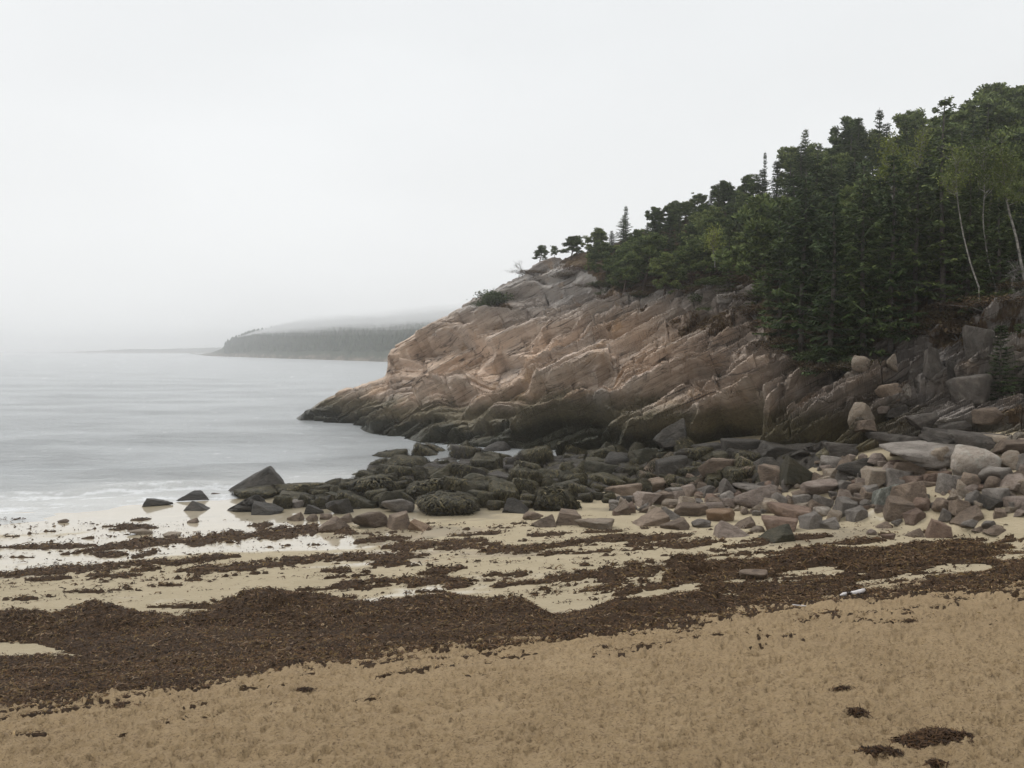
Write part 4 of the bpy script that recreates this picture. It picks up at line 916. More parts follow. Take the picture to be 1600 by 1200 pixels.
RK = [
 (392, 772, 110, 46, 'slab', 'dark', 'large dark wedge-shaped boulder rising at the water edge, biggest on the left', 0), (300, 782, 54, 14, 'wedge', 'dark', 'low dark rock awash, second from the left in the shallows', 0), (243, 790, 46, 11, 'wedge', 'dark', 'leftmost low dark rock lying in the shallows', 0), (308, 798, 44, 14, 'wedge', 'dark', 'small dark peaked rock where water meets sand', 0),
 (337, 776, 14, 6, 'round', 'brown', 'tiny brown stone in the water beside the big wedge', 0), (378, 799, 84, 24, 'wedge', 'dark', 'long smooth dark boulder at the front left of the weedy rocks', 0), (411, 804, 56, 20, 'wedge', 'dark', 'dark pointed boulder overlapping the smooth front left one', 0), (396, 779, 78, 14, 'slab', 'olive', 'low dark slab under the big wedge boulder', 1),
 (463, 776, 90, 19, 'slab', 'olive', 'weedy dark slab right of the big wedge boulder', 1), (455, 788, 60, 17, 'block', 'olive', 'squat weed-draped block in the second row', 1), (459, 793, 44, 11, 'slab', 'grey', 'thin grey-brown slab below the squat weedy block', 0), (491, 803, 31, 14, 'wedge', 'dark', 'small black peaked rock sitting on pale sand', 0),
 (525, 803, 40, 21, 'block', 'dark', 'rounded grey-black rock on the sand edge beside the small black peak', 0), (458, 814, 28, 12, 'wedge', 'brown', 'little brown peaked stone alone on wet sand', 0), (486, 815, 20, 11, 'round', 'brown', 'little round brown stone right of the brown peak', 0), (508, 812, 20, 9, 'round', 'brown', 'small low stone behind the little round one', 0),
 (535, 817, 36, 14, 'wedge', 'brown', 'low brown stone behind the front brown boulders', 0), (508, 830, 62, 19, 'wedge', 'brown', 'brown low boulder half buried at the end of the weed streak', 0), (575, 826, 56, 24, 'round', 'brown', 'brown hump-backed boulder on wet sand', 0), (625, 827, 42, 26, 'block', 'brown', 'brown cube-like boulder with dark shaded face', 0), (657, 829, 42, 15, 'wedge', 'orange', 'orange-brown wedge stone right of the cube-like boulder', 0),
 (555, 794, 66, 26, 'wedge', 'olive', 'dark boulder between weed masses', 1), (620, 801, 52, 20, 'round', 'grey', 'grey rounded boulder left of the long weed-topped block', 0), (668, 782, 104, 35, 'block', 'olive', 'long flat-topped block covered in green-brown weed', 1), (700, 803, 100, 33, 'block', 'olive', 'big front block shaggy with olive weed, sand at its foot', 1),
 (578, 775, 92, 29, 'block', 'olive', 'long dark weed-hung block behind the grey boulder', 1), (538, 741, 76, 15, 'wedge', 'brown', 'brown ledge running out into the water', 0), (592, 742, 40, 25, 'block', 'olive', 'olive block joined to the ledge in the water', 1), (636, 741, 74, 27, 'round', 'olive', 'weedy hump at the water side of the rock bar', 1), (523, 767, 38, 18, 'round', 'olive', 'rounded weedy rock beside the inlet', 1),
 (571, 704.5, 46, 7, 'round', 'dark', 'low dark rock barely showing offshore', 0), (585, 698, 26, 5, 'round', 'dark', 'smaller dark rock just behind the low offshore rock', 0), (425, 728, 52, 4, 'round', 'dark', 'submerged rock just breaking the surface offshore', 0),
 (934, 827, 60, 13, 'slab', 'tan', 'flat tan stone alone on streaked wet sand', 0), (1016, 822, 62, 24, 'wedge', 'brown', 'brown pyramid boulder on the sand in the middle', 0), (1057, 828, 44, 16, 'wedge', 'brown', 'low brown pyramid right of the brown one', 0), (851, 823, 42, 18, 'wedge', 'brown', 'brown wedge stone left of the blocky pair', 0), (888, 820, 50, 22, 'block', 'brown', 'brown blocky stone with dark right side', 0), (833, 812, 34, 12, 'round', 'brown', 'low brown stone behind the wedge', 0),
 (870, 797, 92, 35, 'wedge', 'olive', 'big gable-shaped boulder with hanging dark weed at the sand edge', 1), (803, 801, 46, 22, 'wedge', 'dark', 'black boulder left of the gable-shaped weedy one', 0), (724, 797, 52, 27, 'block', 'olive', 'weedy block right behind the big front block', 1), (748, 759, 54, 26, 'round', 'olive', 'round weed-furred boulder in the middle of the bar', 1), (853, 771, 44, 23, 'round', 'olive', 'round ribbed weedy boulder behind the gable-shaped one', 1),
 (886, 765, 30, 28, 'block', 'olive', 'upright weedy block next to the ribbed boulder', 1), (953, 763, 62, 23, 'block', 'olive', 'flat-topped weedy block at the back of the bar', 1), (994, 764, 24, 16, 'round', 'olive', 'small round weedy stone right of the flat-topped block', 1), (1025, 770, 42, 23, 'round', 'brown', 'smooth brown boulder with black underside', 0), (1012, 791, 44, 21, 'block', 'pink', 'pinkish block on the sand edge in the middle', 0), (976, 778, 60, 20, 'slab', 'brown', 'brown slab stone between weed and sand', 0),
 (976, 789, 24, 14, 'round', 'dark', 'small dark round stone beside the pinkish block', 0), (1053, 793, 36, 12, 'round', 'tan', 'low tan stone right of the pinkish block', 0), (1131, 746, 78, 28, 'slab', 'brown', 'long brown slab lying on top of the dark rocks', 0), (1186, 795, 70, 35, 'round', 'pink', 'large cracked pink-grey boulder with flat dome', 0), (1180, 768, 90, 10, 'slab', 'grey', 'long thin pale slab above the cracked pink dome', 0), (1127, 815, 44, 20, 'round', 'orange', 'orange-brown round boulder above the pink wedge', 0),
 (1146, 839, 64, 25, 'wedge', 'pink', 'pink wedge boulder with grey left face on the sand', 0), (1050, 812, 36, 18, 'wedge', 'grey', 'grey tilted stone behind the brown pyramid', 0), (1080, 806, 56, 17, 'slab', 'brown', 'flat brown boulder left of the orange round one', 0), (1097, 824, 32, 13, 'round', 'grey', 'low grey stone left of the pink wedge', 0), (1166, 825, 40, 16, 'wedge', 'brown', 'brown stone right behind the pink wedge', 0), (1184, 832, 26, 9, 'round', 'tan', 'small pale stone between the pink wedge and the red slab', 0),
 (1218, 846, 68, 26, 'wedge', 'olive', 'dark grey-green wedge with upright right side, front of the boulders', 0), (1222, 831, 62, 22, 'slab', 'red', 'red-brown flat slab on top of the grey-green wedge', 0), (1238, 811, 68, 18, 'slab', 'red', 'long red-brown slab behind the other red slab', 0), (1269, 826, 33, 26, 'block', 'grey', 'grey-brown upright block right of the red slabs', 0), (1296, 827, 36, 18, 'wedge', 'grey', 'grey wedge right of the upright block', 0), (1309, 815, 36, 19, 'round', 'tan', 'tan rounded boulder behind the grey wedge', 0), (1341, 815, 32, 22, 'block', 'grey', 'blue-grey block below the green-grey boulder', 0),
 (1286, 806, 30, 14, 'round', 'pale', 'pale round stone behind the upright block', 0), (1363, 836, 16, 9, 'round', 'pink', 'small round pink stone alone on clean sand', 0), (1390, 843, 22, 8, 'slab', 'red', 'small red-brown stone at the front of the clean sand', 0), (1381, 825, 24, 9, 'wedge', 'brown', 'small wedge stone on clean sand', 0), (1403, 822, 24, 11, 'round', 'grey', 'small grey stone right of the sand wedge', 0), (1432, 817, 32, 19, 'block', 'red', 'red-brown square block right of the small grey stone', 0),
 (1411, 808, 54, 29, 'block', 'brown', 'large angular brown block below the lichened boulder', 0), (1388, 792, 36, 36, 'block', 'lich', 'grey-green lichened boulder standing out among brown ones', 0), (1428, 790, 52, 38, 'block', 'brown', 'big brown flat-faced boulder right of the lichened one', 0), (1375, 761, 52, 29, 'block', 'tan', 'light brown angular boulder above the lichened one', 0), (1287, 774, 60, 23, 'round', 'pink', 'pinkish-brown boulder left of the light brown one', 0), (1252, 757, 58, 43, 'wedge', 'olive', 'tall dark green tilted boulder with pointed top', 0),
 (1208, 747, 74, 32, 'wedge', 'dark', 'broad dark boulder left of the tilted green one', 0), (1341, 776, 28, 21, 'round', 'brown', 'brown boulder left of the lichened one', 0), (1469, 840, 42, 27, 'block', 'red', 'red-brown boulder with black right face, alone at the front right', 0), (1519, 817, 52, 26, 'wedge', 'brown', 'brown wedge boulder at the right on the sand', 0), (1506, 806, 34, 25, 'block', 'brown', 'brown block behind the right wedge', 0), (1479, 800, 36, 21, 'round', 'brown', 'brown rounded boulder left of the right-hand block', 0),
 (1481, 812, 30, 18, 'round', 'grey', 'light grey round stone left of the right wedge', 0), (1521, 825, 40, 14, 'round', 'grey', 'low grey boulder in front of the right wedge', 0), (1548, 828, 24, 13, 'round', 'grey', 'small grey round stone right of the low grey boulder', 0), (1530, 831, 20, 8, 'wedge', 'brown', 'small dark stone in front of the low grey boulder', 0), (1560, 834, 34, 12, 'wedge', 'brown', 'small brown wedge near the weed at the right', 0), (1558, 793, 34, 17, 'block', 'dark', 'dark flat block behind the right wedge', 0),
 (1473, 737, 44, 38, 'round', 'tan', 'round tan boulder left of the great pale boulder', 0), (1535, 742, 86, 43, 'round', 'pale', 'great pale boulder with white crusted shoulder, largest at the right', 0), (1426, 745, 56, 28, 'block', 'brown', 'brown cracked boulder left of the round tan one', 0), (1458, 747, 24, 11, 'slab', 'orange', 'small bright orange slab below the round tan boulder', 0), (1564, 759, 62, 28, 'round', 'grey', 'grey cracked boulder below the great pale one', 0), (1592, 772, 42, 29, 'block', 'pink', 'pinkish square boulder at the right edge', 0),
 (1525, 790, 42, 20, 'round', 'grey', 'blue-grey boulder above the right-hand block', 0), (1522, 770, 28, 15, 'round', 'pink', 'pink rounded stone above the blue-grey boulder', 0), (1345, 743, 62, 26, 'round', 'dark', 'dark boulder below the flat pale shelf', 0), (1366, 748, 40, 16, 'round', 'dark', 'smaller dark boulder overlapping the one below the shelf', 0), (1585, 731, 40, 26, 'round', 'tan', 'tan boulder behind the great pale one at the right edge', 0),
 (1431, 839, 28, 13, 'wedge', 'brown', 'brown stone left of the red-brown boulder with black face', 0), (1181, 906, 46, 14, 'round', 'brown', 'brown stone half buried in the kelp bed', 0), (96, 817, 20, 5, 'round', 'brown', 'weed-brown lump alone on the far left wet sand', 0), (300, 817, 20, 7, 'wedge', 'brown', 'lone small brown stone on the wet sand left of the rocks', 0), (215, 836, 40, 7, 'round', 'tan', 'flat tan stone sunk in the wet sand at the left', 0), (268, 838, 26, 5, 'round', 'tan', 'small flat stone right of the sunk tan one', 0),
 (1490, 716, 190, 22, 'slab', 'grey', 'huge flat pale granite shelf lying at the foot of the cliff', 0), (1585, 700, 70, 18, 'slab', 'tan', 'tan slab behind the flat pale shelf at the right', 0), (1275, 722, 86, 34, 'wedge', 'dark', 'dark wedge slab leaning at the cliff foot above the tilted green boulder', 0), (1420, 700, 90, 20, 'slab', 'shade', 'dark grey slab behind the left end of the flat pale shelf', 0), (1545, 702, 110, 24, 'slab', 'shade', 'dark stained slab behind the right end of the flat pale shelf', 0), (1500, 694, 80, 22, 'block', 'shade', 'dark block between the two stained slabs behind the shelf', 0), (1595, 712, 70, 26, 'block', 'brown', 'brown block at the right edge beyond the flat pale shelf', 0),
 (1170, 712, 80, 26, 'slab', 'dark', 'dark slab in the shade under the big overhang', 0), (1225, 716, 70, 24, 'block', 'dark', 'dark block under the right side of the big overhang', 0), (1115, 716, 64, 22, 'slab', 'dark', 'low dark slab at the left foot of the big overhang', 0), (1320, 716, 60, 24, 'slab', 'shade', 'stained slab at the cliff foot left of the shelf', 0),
 (1450, 760, 44, 8, 'slab', 'brown', 'flat brown stone under the cracked boulder', 0),
]
for u, vb, w, h, kd, mt, lab, wd in RK:
    o = rock(u, vb, w, h, kd, mt, lab, bool(wd), tilt=0. if u == 392 and h == 46 else None, yaw=0 if u == 392 else None)
    if u == 392 and h == 46:               # the big wedge: long slope up to a peak on the right
        co = np.array([v_.co[:] for v_ in o.data.vertices]); xn = co[:, 0] / np.abs(co[:, 0]).max(); pk = np.where(xn < .32, 1.0 - .86 * (.32 - xn) / 1.32, 1.0 - .55 * (xn - .32) / .68) + .05 * fbm(xn * 3, co[:, 1] * 2, o=3, seed=77)
        zmin = co[:, 2].min(); co[:, 2] = zmin + (co[:, 2] - zmin) * pk; co[:, 0] += .12 * (co[:, 2] - zmin)
        o.data.vertices.foreach_set('co', co.astype(np.float32).ravel()); o.data.update(); o.rotation_euler = (0.02, 0, .1)
# bedrock ledge the weedy boulders lie on
lx = np.arange(-13, 14, .16); ly = np.arange(38, 64, .16); LX, LY = np.meshgrid(lx, ly); LG = ground_s(LX, LY); LU, LV = toUV(LX, LY, np.maximum(LG, .1))
lo_l = np.interp(LU, [500, 540, 620, 700, 920, 1000, 1100, 1260, 1300], [752, 762, 772, 778, 772, 762, 752, 734, 728]); hi_l = np.interp(LU, [500, 540, 570, 640, 700, 760, 1000, 1260], [750, 742, 734, 722, 712, 704, 700, 700])
ins = np.minimum(np.minimum(lo_l - LV, LV - hi_l) / 6., np.minimum(LU - 520, 1290 - LU) / 16.) + .9 * fbm(LX * .7, LY * .7, o=3, seed=610)
f1, f2, w1_, w2_, w3_, ox_, oy_ = worley(LX * .9 + .3 * LY, LY * .8, 611)
LZ = np.maximum(LG, -.25) + (.34 * sstep(-.3, 1.2, ins) + .22 * (w1_ - .4) * sstep(0, 1, ins) - .25 * np.exp(-((f2 - f1) / .10) ** 2) + .07 * fbm(LX * 3, LY * 3, o=4, seed=612, g=.65)) - .35 * (ins < -.2)
GF = gridfaces(*LZ.shape); GF = GF[(ins > -.3).ravel()[GF].all(1)]
ledge = link('rock_ledge', mesh_np('rock_ledge', np.stack([LX, LY, LZ], -1), GF, True, R_DARK), kind='structure', label='low dark bedrock ledge under the weedy boulders')
# loose blocks up on the cliff
CL = [(1131, 466, 34, 13, 'slab', 'grey', 'loose grey slab resting on the smooth rock rim below the wood'), (1166, 462, 40, 10, 'slab', 'grey', 'low grey rock right of the loose slab'), (1364, 577, 32, 15, 'round', 'tan', 'pale yellow-grey block on top of the block pile in the cliff'), (1393, 592, 26, 24, 'round', 'tan', 'pale upright block right of the yellow-grey one'),
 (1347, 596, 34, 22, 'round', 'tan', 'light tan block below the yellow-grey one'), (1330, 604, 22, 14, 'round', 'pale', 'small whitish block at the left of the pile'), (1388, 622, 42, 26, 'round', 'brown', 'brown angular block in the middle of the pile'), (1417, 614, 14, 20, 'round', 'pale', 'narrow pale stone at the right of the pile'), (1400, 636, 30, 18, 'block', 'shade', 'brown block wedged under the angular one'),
 (1345, 660, 46, 36, 'round', 'tan', 'rounded light brown boulder lodged below the block pile'), (1378, 634, 22, 10, 'slab', 'pink', 'thin pink stone between rounded boulder and pile'), (1352, 680, 34, 20, 'block', 'brown', 'brown block under the lodged rounded boulder'),
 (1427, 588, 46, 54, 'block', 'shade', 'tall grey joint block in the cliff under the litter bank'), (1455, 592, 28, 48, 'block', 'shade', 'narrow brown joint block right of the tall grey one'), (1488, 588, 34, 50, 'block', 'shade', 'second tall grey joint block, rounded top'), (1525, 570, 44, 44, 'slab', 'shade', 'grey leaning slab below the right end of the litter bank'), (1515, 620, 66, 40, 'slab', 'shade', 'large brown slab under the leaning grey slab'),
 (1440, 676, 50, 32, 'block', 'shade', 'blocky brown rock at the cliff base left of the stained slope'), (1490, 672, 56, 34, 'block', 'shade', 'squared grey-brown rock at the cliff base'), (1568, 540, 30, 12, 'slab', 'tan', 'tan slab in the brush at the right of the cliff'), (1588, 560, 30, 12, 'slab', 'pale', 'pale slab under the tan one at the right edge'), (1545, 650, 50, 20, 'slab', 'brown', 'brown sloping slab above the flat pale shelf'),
 (1180, 660, 34, 40, 'round', 'pink', 'pink rounded block hanging at the overhang'), (1085, 690, 50, 50, 'wedge', 'dark', 'dark leaning slab standing in front of the overhang'), (1050, 700, 60, 44, 'wedge', 'dark', 'dark grey rounded slab left of the leaning slab'), (1000, 360, 18, 9, 'round', 'tan', 'pale rock showing between the treetops of the grove'), (1178, 372, 22, 12, 'round', 'grey', 'grey rock in the gap of the wood'), (1182, 428, 20, 14, 'round', 'grey', 'grey rock under the trees right of the grove')]
for u, vb, w, h, kd, mt, lab in CL:
    p_ = on_hill(u, vb); rock(u, vb, w, h, kd, mt, lab, loc=(p_[0], p_[1] - .25 * w * p_[1] / FPX, p_[2]), depth=w * p_[1] / FPX * .42, sink=.25)
# unlisted rocks between them
occ = [(u, vb - h / 2, w / 2, h / 2) for u, vb, w, h, *_ in RK]
def free(u, v, f):
    for a, b, c, d in occ:
        if abs(u - a) < c * f and abs(v - b) < d * f: return False
    return True
SHORT = {}
for u, vb, w, h, kd, mt, lab, wd in RK:
    t = lab.split(',')[0]
    ws = t.split()
    SHORT[(u, vb - h / 2)] = t if len(ws) <= 7 else ' '.join(ws[:7])
fills = []
n = 0
for _ in range(6000):                     # weedy bar
    u = rk.uniform(440, 1260); lo_ = np.interp(u, [440, 520, 620, 700, 920, 1000, 1100, 1260], [796, 796, 796, 800, 792, 776, 770, 752]); hi_ = np.interp(u, [440, 520, 538, 565, 640, 700, 1000, 1260], [786, 776, 752, 741, 724, 716, 714, 712])
    v = rk.uniform(hi_, lo_); w = rk.choice((14, 18, 22, 28, 36, 48)); w = min(w, 26) if u < 560 else w; h = w * rk.uniform(.42, .68)
    if v > 765: h *= 1.1
    if not free(u, v - h / 2, .72): continue
    occ.append((u, v - h / 2, w * .44, h * .46))
    wd = rk.random() < .85
    dn = 'brown' if (u > 980 and rk.random() < .35) else rk.choice(('olive', 'olive', 'dark'))
    kd_ = rk.choice(('round', 'block', 'block', 'slab', 'wedge'))
    o = rock(u, v, w * 1.15, h * 1.15, kd_, dn, 'weed-covered dark rock packed in the bar below the cliff' if wd else 'bare dark rock packed in the bar below the cliff', wd, 'weedy rocks of the bar' if wd else 'bare rocks of the bar')
    fills.append((o, u, v - h / 2, ('small ' if w < 20 else 'mid-sized ' if w < 34 else 'large ') + ('weedy ' if wd else 'bare ') + {'round': 'rounded rock', 'block': 'squarish rock', 'slab': 'flat rock', 'wedge': 'peaked rock'}[kd_]))
    n += 1
    if n > 215: break
n2 = 0
for _ in range(5000):                     # dry boulders at the right
    u = rk.uniform(960, 1680); hi_ = np.interp(u, [960, 1100, 1250, 1400, 1600], [772, 752, 730, 712, 702]); lo_ = np.interp(u, [960, 1100, 1250, 1400, 1600, 1680], [806, 806, 806, 800, 812, 812])
    v = rk.uniform(hi_, lo_); w = rk.choice((8, 11, 14, 18, 24, 32)); h = w * rk.uniform(.45, .75)
    if 1330 < u < 1480 and v > 800: continue
    if not free(u, v - h / 2, .74): continue
    occ.append((u, v - h / 2, w * .45, h * .45))
    kd_ = rk.choice(('round', 'block', 'wedge', 'slab', 'block')); cl_ = rk.choice(('brown', 'brown', 'pink', 'grey', 'tan', 'red', 'grey', 'grey', 'tan'))
    o = rock(u, v, w * 1.1, h * 1.1, kd_, cl_, 'medium stone wedged among the boulders between sand and cliff' if w > 16 else 'small stone lying among the boulders between sand and cliff', False, 'medium stones among the boulders' if w > 16 else 'small stones among the boulders')
    fills.append((o, u, v - h / 2, ('small ' if w < 15 else 'mid-sized ') + {'brown': 'brown ', 'pink': 'pinkish ', 'grey': 'grey ', 'tan': 'tan ', 'red': 'red-brown '}[cl_] + {'round': 'rounded stone', 'block': 'squarish stone', 'slab': 'flat stone', 'wedge': 'peaked stone'}[kd_]))
    n2 += 1
    if n2 > 290: break
name_fills(SHORT, fills, None)
print('rocks', n, n2)

# ------------------------------------------------------------------ kelp
ku = np.arange(-420, 2020, 3.0); kv = np.arange(1185, 796, -1.6)
AK = (ku - 800) / FPX
Yk = np.array([hit(800, v)[1] for v in kv]); YK = np.repeat(Yk[:, None], len(ku), 1); XK = AK[None, :] * YK
# follow the shore rather than the view rows
ZK = ground_s(XK, YK)
main, flat, fringe, UK, VK = kelp_amount(XK, YK, ZK)
def mound(u, v):
    m = np.zeros_like(u)
    for a, b, ru, rv, h in ((150, 967, 60, 20, .20), (410, 950, 80, 22, .22), (480, 960, 160, 26, .12), (690, 950, 70, 20, .14), (810, 955, 40, 20, .18), (1062, 890, 40, 20, .22), (1180, 885, 90, 18, .1), (1300, 872, 50, 14, .16), (30, 975, 60, 20, .18), (1090, 940, 60, 16, .15), (980, 960, 60, 16, .16), (1470, 862, 80, 12, .15)):
        m += h * np.exp(-((u - a) / ru) ** 2 - ((v - b) / rv) ** 2)
    return m
T_main = sstep(-.1, 1.6, main) * (.06 + mound(UK, VK) + .07 * (fbm(XK * 1.3, YK * 1.3, o=4, seed=140, g=.65) + .3)) 
T_flat = sstep(-.05, .6, flat) * (.028 + .03 * (fbm(XK * 2, YK * 2, o=2, seed=141) + .5)) * 1.3
T_fr = sstep(.0, .8, fringe) * .02
TK = np.maximum(np.maximum(T_main, T_flat), T_fr)
TK = TK * (1 + .45 * fbm(XK * 6, YK * 6, o=3, seed=142, g=.7))
KEEP = (main > -.1) | (flat > .02) | (fringe > .12)
ZM = ZK + np.maximum(TK, 0) + .004
G = gridfaces(*ZM.shape); G = G[KEEP.ravel()[G].any(1)]
used = np.zeros(ZM.size, bool); used[G.ravel()] = True; remap = np.cumsum(used) - 1
PK = np.stack([XK, YK, np.where(KEEP, ZM, ZK - .03)], -1).reshape(-1, 3)
mk = M('kelp_mat', .8, .1); ck = mk.coord('Object'); nk = mk.noise(ck, 22, 6, .8); nk2 = mk.noise(ck, 2.2, 4, .6)
kc = mk.ramp(nk, [(.32, (.010, .007, .005)), (.46, (.038, .023, .013)), (.56, (.068, .04, .019)), (.64, (.10, .068, .03)), (.76, (.16, .115, .075))])
mk.color(mk.mix(mk.rng(nk2, .35, .7, 0, .45), kc, (.05, .032, .022), 'MIX')); mk.bump(mk.noise(ck, 14, 8, .8), 1., .05)
link('kelp_bed', mesh_np('kelp_bed', PK[used], remap[G], True, mk.m), kind='stuff', label='brown banks of washed-up kelp lying along the beach', category='seaweed')
def sample_grid(A_, x, y):
    return None
def fronds(x, y, z, n_, r, Lr, wr, up, tints, sc=1.):
    a = r.random(n_) * 6.28; L = (Lr[0] + (Lr[1] - Lr[0]) * r.random(n_) ** 2) * sc; d = np.stack([np.cos(a), np.sin(a), up * r.normal(size=n_)], -1); sd_ = np.stack([-np.sin(a), np.cos(a), .5 * r.normal(size=n_)], -1) * ((wr[0] + (wr[1] - wr[0]) * r.random(n_)) * sc)[:, None]
    b = np.stack([x, y, z], -1); bend = np.stack([.3 * r.normal(size=n_), .3 * r.normal(size=n_), .25 + .35 * r.random(n_)], -1) * L[:, None] * .4
    p0 = b - d * (L / 2)[:, None]; p1 = b + bend; p2 = b + d * (L / 2)[:, None]
    Q = np.stack([p0 - sd_ * .3, p0 + sd_ * .3, p1 + sd_, p1 - sd_, p2 + sd_ * .5, p2 - sd_ * .5], 1).reshape(-1, 3)
    i = np.arange(n_)[:, None] * 6; F = np.concatenate([i + np.array([[0, 1, 2, 3]]), i + np.array([[3, 2, 4, 5]])]); return Q, F, np.repeat(tints, 6)
r = np.random.default_rng(99)
def thick_at(x, y, g):
    m_, f_, fr_, u_, v_ = kelp_amount(x, y, g)
    tm = sstep(-.1, 1.6, m_) * (.06 + mound(u_, v_) + .07 * (fbm(x * 1.3, y * 1.3, o=4, seed=140, g=.65) + .3)); tf = sstep(-.05, .6, f_) * (.028 + .03 * (fbm(x * 2, y * 2, o=2, seed=141) + .5)) * 1.3
    t = np.maximum(np.maximum(tm, tf), sstep(.0, .8, fr_) * .02) * (1 + .45 * fbm(x * 6, y * 6, o=3, seed=142, g=.7)); return m_, f_, fr_, np.maximum(t, 0)
NS = 370000
su_ = r.uniform(-330, 1800, NS); iv = r.random(NS); sv_ = 1170 - (1170 - 803) * iv
ys = np.interp(sv_, kv[::-1], Yk[::-1]); xs = (su_ - 800) / FPX * ys; gs = ground_s(xs, ys)
m_, f_, fr_, t_ = thick_at(xs, ys, gs)
inside = (m_ > -.05) | (f_ > -.1 + .25 * r.random(NS)) | (fr_ > .35 * r.random(NS) + .05)
dens = np.where(m_ > -.05, 1., .65); inside &= r.random(NS) < dens
xs, ys, gs, t_, fr_, m_ = xs[inside], ys[inside], gs[inside], t_[inside], fr_[inside], m_[inside]; n_ = len(xs); print('fronds', n_)
near = np.clip(ys / 15, .8, 1.9); tint = np.clip(r.normal(.45, .22, n_), 0, .92); tint = np.clip(tint + .30 * fbm(xs * .9, ys * 1.3, o=4, seed=170, g=.6), 0, .92); lit = (fr_ > .05) & (m_ < .3) & (r.random(n_) < .16); tint[lit] = .9 + .1 * r.random(lit.sum()); sp_ = r.random(n_) < .012; tint[sp_] = .95
Q, F, T_ = fronds(xs, ys, gs + t_ + .012, n_, r, (.03, .13), (.004, .011), .30, tint, near)
S = Soup(); S.add(Q, F, T_)
nl_ = min(n_, 150000); sel = r.permutation(n_)[:nl_]; sel = sel[(m_[sel] > .15) & (r.random(nl_) < .06)]     # longer strands over the heap
Q, F, T_ = fronds(xs[sel], ys[sel], gs[sel] + t_[sel] + .03, len(sel), r, (.12, .28), (.003, .008), .16, np.clip(r.normal(.42, .25, len(sel)), 0, .9)); S.add(Q, F, T_)
# scattered scraps on the dry sand
n3 = 5200; ss = r.random(n3); xx = r.uniform(-14, 16, n3); yy = r.uniform(7.5, 19, n3); gg = ground_s(xx, yy); cl = fbm(xx * 1.1, yy * 1.1, o=3, seed=160); k = (cl > .12 + .3 * r.random(n3)) | (r.random(n3) < .03); xx, yy, gg = xx[k], yy[k], gg[k]
Q, F, T_ = fronds(xx, yy, gg + .004, len(xx), r, (.01, .07), (.003, .007), .1, np.clip(r.normal(.45, .3, len(xx)), 0, 1)); S.add(Q, F, T_)
n3 = 26000; vv4 = r.uniform(806, 950, n3); yy = np.interp(vv4, kv[::-1], Yk[::-1]); xx = (r.uniform(-60, 1660, n3) - 800) / FPX * yy; gg = ground_s(xx, yy); cl = fbm((.94 * xx + .34 * yy) * .9, (-.34 * xx + .94 * yy) * 3.2, o=4, seed=161, g=.65); k = (cl > .05 + .5 * r.random(n3)); xx, yy, gg = xx[k], yy[k], gg[k]
Q, F, T_ = fronds(xx, yy, gg + .006, len(xx), r, (.03, .16), (.006, .018), .06, np.clip(r.normal(.35, .2, len(xx)), 0, .85)); S.add(Q, F, T_)
link('kelp_fronds', S.mesh('kelp_fronds', W_KELP), kind='stuff', label='tangle of kelp fronds and scraps strewn on the beach', category='seaweed')
def clump(label, blobs, n_c, seed):       # separate heap of seaweed
    r = np.random.default_rng(seed); S = Soup(); X, Y, g0 = hit(blobs[0][0], blobs[0][1])
    tot = sum(b[2] * b[3] for b in blobs)
    for bu, bv, bw, bh in blobs:
        k = max(20, int(n_c * bw * bh / tot)); a = r.random(k) * 6.28; rad = np.abs(r.normal(size=k)) * .42; rad = np.minimum(rad, 1.0); cx_, cy_, cz_ = hit(bu, bv); m_ = cy_ / FPX; fs = cy_ / (CAMZ - cz_)
        x_ = cx_ + np.cos(a) * rad * bw * m_; y_ = cy_ - np.sin(a) * rad * bh * m_ * fs
        g_ = ground_s(x_, y_); hgt = .055 * np.exp(-rad ** 2 * 1.5) * min(1, bh / 14) * r.random(k) ** .5
        Q, F, T_ = fronds(x_ - X, y_ - Y, g_ - g0 + hgt + .004, k, r, (.03, .12), (.003, .008), .35, np.clip(r.normal(.3, .15, k), 0, .8)); S.add(Q, F, T_)
    o = link('seaweed_clump', S.mesh('seaweed_clump', W_KELP), label=label, category='seaweed'); o.location = (X, Y, g0)
clump('largest dark seaweed clump on the dry sand near the bottom right corner', [(1470, 1152, 46, 20), (1425, 1162, 36, 14), (1448, 1158, 30, 14), (1500, 1156, 26, 10)], 4600, 1)
clump('flat dark seaweed clump just left of and below the largest one', [(1375, 1178, 38, 11)], 900, 9)
clump('small round dark seaweed clump above the largest one', [(1339, 1116, 18, 9)], 500, 2)
clump('short dark seaweed shred on sand just below the kelp bank in the middle', [(940, 1013, 16, 4)], 260, 3)
clump('small dark shred of seaweed left of the small round clump', [(1316, 1078, 20, 4)], 300, 4)
clump('flattened brown seaweed tuft below the kelp bank at the left', [(192, 1104, 26, 8)], 500, 5)
clump('thin brown seaweed tuft below the kelp bank centre left', [(475, 1080, 20, 6)], 400, 6)
clump('scrap of seaweed at the bottom edge below the largest clump', [(1462, 1196, 24, 6)], 300, 7)
clump('dark shred of seaweed on the right part of the sand', [(1422, 972, 12, 5)], 220, 8)

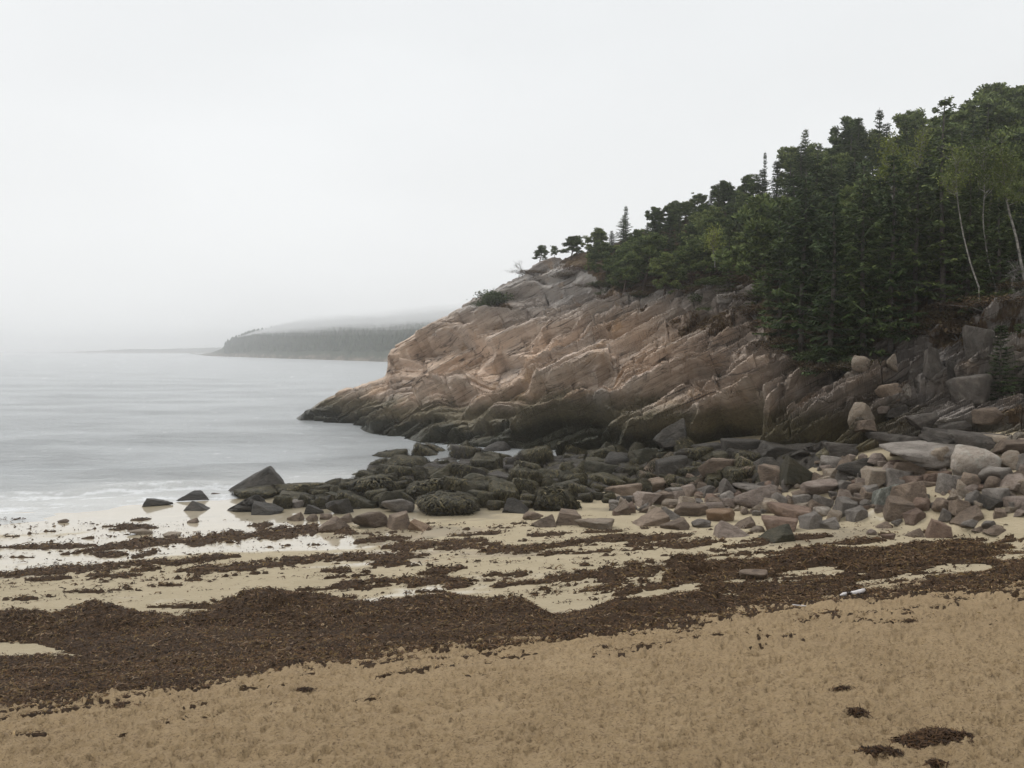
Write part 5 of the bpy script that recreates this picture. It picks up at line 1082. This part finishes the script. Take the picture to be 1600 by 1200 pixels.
# driftwood
wd_ = M('bleached_wood', .8, .2); cw = wd_.coord('Object', (3, 12, 12)); wd_.color(wd_.ramp(wd_.noise(cw, 3, 6, .7), [(.3, (.42, .38, .35)), (.6, (.66, .63, .62))])); wd_.bump(wd_.noise(cw, 5, 6, .7), .6, .02)
X, Y, g = hit(1334, 932); sc = Y / FPX
P0 = np.array([[-22, 0, 1.5], [-16, 0, 3], [-6, .5, 3.5], [4, 0, 5], [14, 0, 7], [19, .5, 9.5]]) * sc; P0[:, 1] = [0, .01, .03, .04, .05, .06]
e = empty('driftwood_log', (X, Y, g), label='white bleached driftwood log lying on the kelp edge', category='driftwood')
Vt, Ft = tube(P0, np.array([.8, 2.8, 3.2, 3.3, 3.8, 2.2]) * sc, 9); S = Soup(); S.add(Vt, Ft)
link('trunk', S.mesh('driftwood_trunk', wd_.m, True), e)
Vt, Ft = tube(np.array([P0[4], P0[4] + np.array([1.5, 0, 4.5]) * sc]), np.array([2.6, 1.4]) * sc, 7); S = Soup(); S.add(Vt, Ft); link('branch_stub', S.mesh('stub', wd_.m, True), e)
S = Soup(); rq = np.random.default_rng(8); Q, F, T_ = fronds(rq.normal(-.11, .025, 160), rq.normal(-.01, .03, 160), np.abs(rq.normal(.04, .03, 160)), 160, rq, (.03, .09), (.004, .01), .4, np.clip(rq.normal(.25, .15, 160), 0, .8)); S.add(Q, F, T_)
o = link('seaweed_strand', S.mesh('seaweed_strand', W_KELP), label='dark seaweed wound round the white driftwood log', category='seaweed'); o.location = (X, Y, g)
X, Y, g = hit(1249, 948); sc = Y / FPX
Vt, Ft = tube(np.array([[-11, 0, 3], [-3, 0, 1.6], [5, .2, 1], [11, .4, .8]]) * sc, np.array([.8, 1.1, 1.2, .7]) * sc, 6); S = Soup(); S.add(Vt, Ft)
o = link('driftwood_stick', S.mesh('driftwood_stick', wd_.m, True), label='thin pale stick lying where kelp meets dry sand', category='driftwood'); o.location = (X, Y, g)

# ------------------------------------------------------------------ air
def volume(name, box, dens, col, label):
    x0, x1, y0, y1, z0, z1 = box
    V_ = np.array([[x, y, z] for z in (z0, z1) for y in (y0, y1) for x in (x0, x1)], float); F = np.array([[0, 2, 3, 1], [4, 5, 7, 6], [0, 1, 5, 4], [2, 6, 7, 3], [0, 4, 6, 2], [1, 3, 7, 5]])
    m = bpy.data.materials.new(name + '_air'); m.use_nodes = True; t = m.node_tree; t.nodes.clear()
    v = t.nodes.new('ShaderNodeVolumePrincipled'); v.inputs['Color'].default_value = (*col, 1); v.inputs['Density'].default_value = dens; v.inputs['Anisotropy'].default_value = .8
    o = t.nodes.new('ShaderNodeOutputMaterial'); t.links.new(v.outputs[0], o.inputs['Volume'])
    link(name, mesh_np(name, V_, F, False, m), kind='stuff', label=label)
HAZE = True
if HAZE: volume('haze', (-2600, 2600, -300, 2950, -12, 44),   .0008, (.995, .997, 1.0), 'thin sea fog over the whole bay')
# a bank of low cloud sitting on the far headland, in nested lumps
if HAZE:
  for q, (lo_, up_, dn) in enumerate(((9.0, 6.0, .0035), (6.0, 4.5, .007), (4.0, 3.0, .011), (2.0, 2.0, .017))):
    us = np.linspace(0, 1, 70); vs = np.linspace(0, 1, 16)
    uq, vq = np.meshgrid(us, vs); ph = 372 + 440 * uq; ys0 = -CAMZ / kz(np.interp(ph, [296, 322, 350, 420, 500, 560, 620, 700, 760, 830], [552.2, 556, 557, 559.5, 562, 564, 566, 568, 570, 572]))
    yy = ys0 + 195 * vq; xx = kx(ph, 560) * yy
    zc = np.clip(CAMZ + kz(np.interp(ph, [358, 372, 400, 440, 480, 540, 600, 680, 760], [535, 529, 522, 516, 512, 509, 508, 502, 498])) * (ys0 + 160), 0, 34)
    tp = sstep(372, 470, ph) * sstep(0, .12, 1 - uq) * (.3 + .7 * sstep(0, .3, vq)) * sstep(1.02, .8, vq)
    zb = zc - lo_ * tp + 2.2 * tp * fbm(xx / 35., yy / 45., o=4, seed=500 + q); top = np.maximum(zb + .2, zc + up_ * tp + 2. * tp * fbm(xx / 30., yy / 45., o=4, seed=540 + q)); top = np.minimum(top, 42.5 - .3 * q); zb = np.minimum(zb, top - .2)
    n0 = zb.size; gf = gridfaces(*zb.shape); V_ = np.concatenate([np.stack([xx, yy, zb], -1).reshape(-1, 3), np.stack([xx, yy, top], -1).reshape(-1, 3)])
    R, Cc = zb.shape; idx = np.arange(n0).reshape(R, Cc); ring = np.concatenate([idx[0, :], idx[1:, -1], idx[-1, -2::-1], idx[-2:0:-1, 0]]); nx = np.roll(ring, -1)
    F = np.concatenate([gf[:, ::-1], gf + n0, np.stack([ring, nx, nx + n0, ring + n0], -1)])
    m = bpy.data.materials.new('cloud_air'); m.use_nodes = True; t = m.node_tree; t.nodes.clear(); v = t.nodes.new('ShaderNodeVolumePrincipled'); v.inputs['Color'].default_value = (.998, .998, 1., 1); v.inputs['Density'].default_value = dn; v.inputs['Anisotropy'].default_value = .8; oo = t.nodes.new('ShaderNodeOutputMaterial'); t.links.new(v.outputs[0], oo.inputs['Volume'])
    link('low_cloud', mesh_np('low_cloud', V_, F, False, m), kind='stuff', label='low grey cloud resting on the far headland')
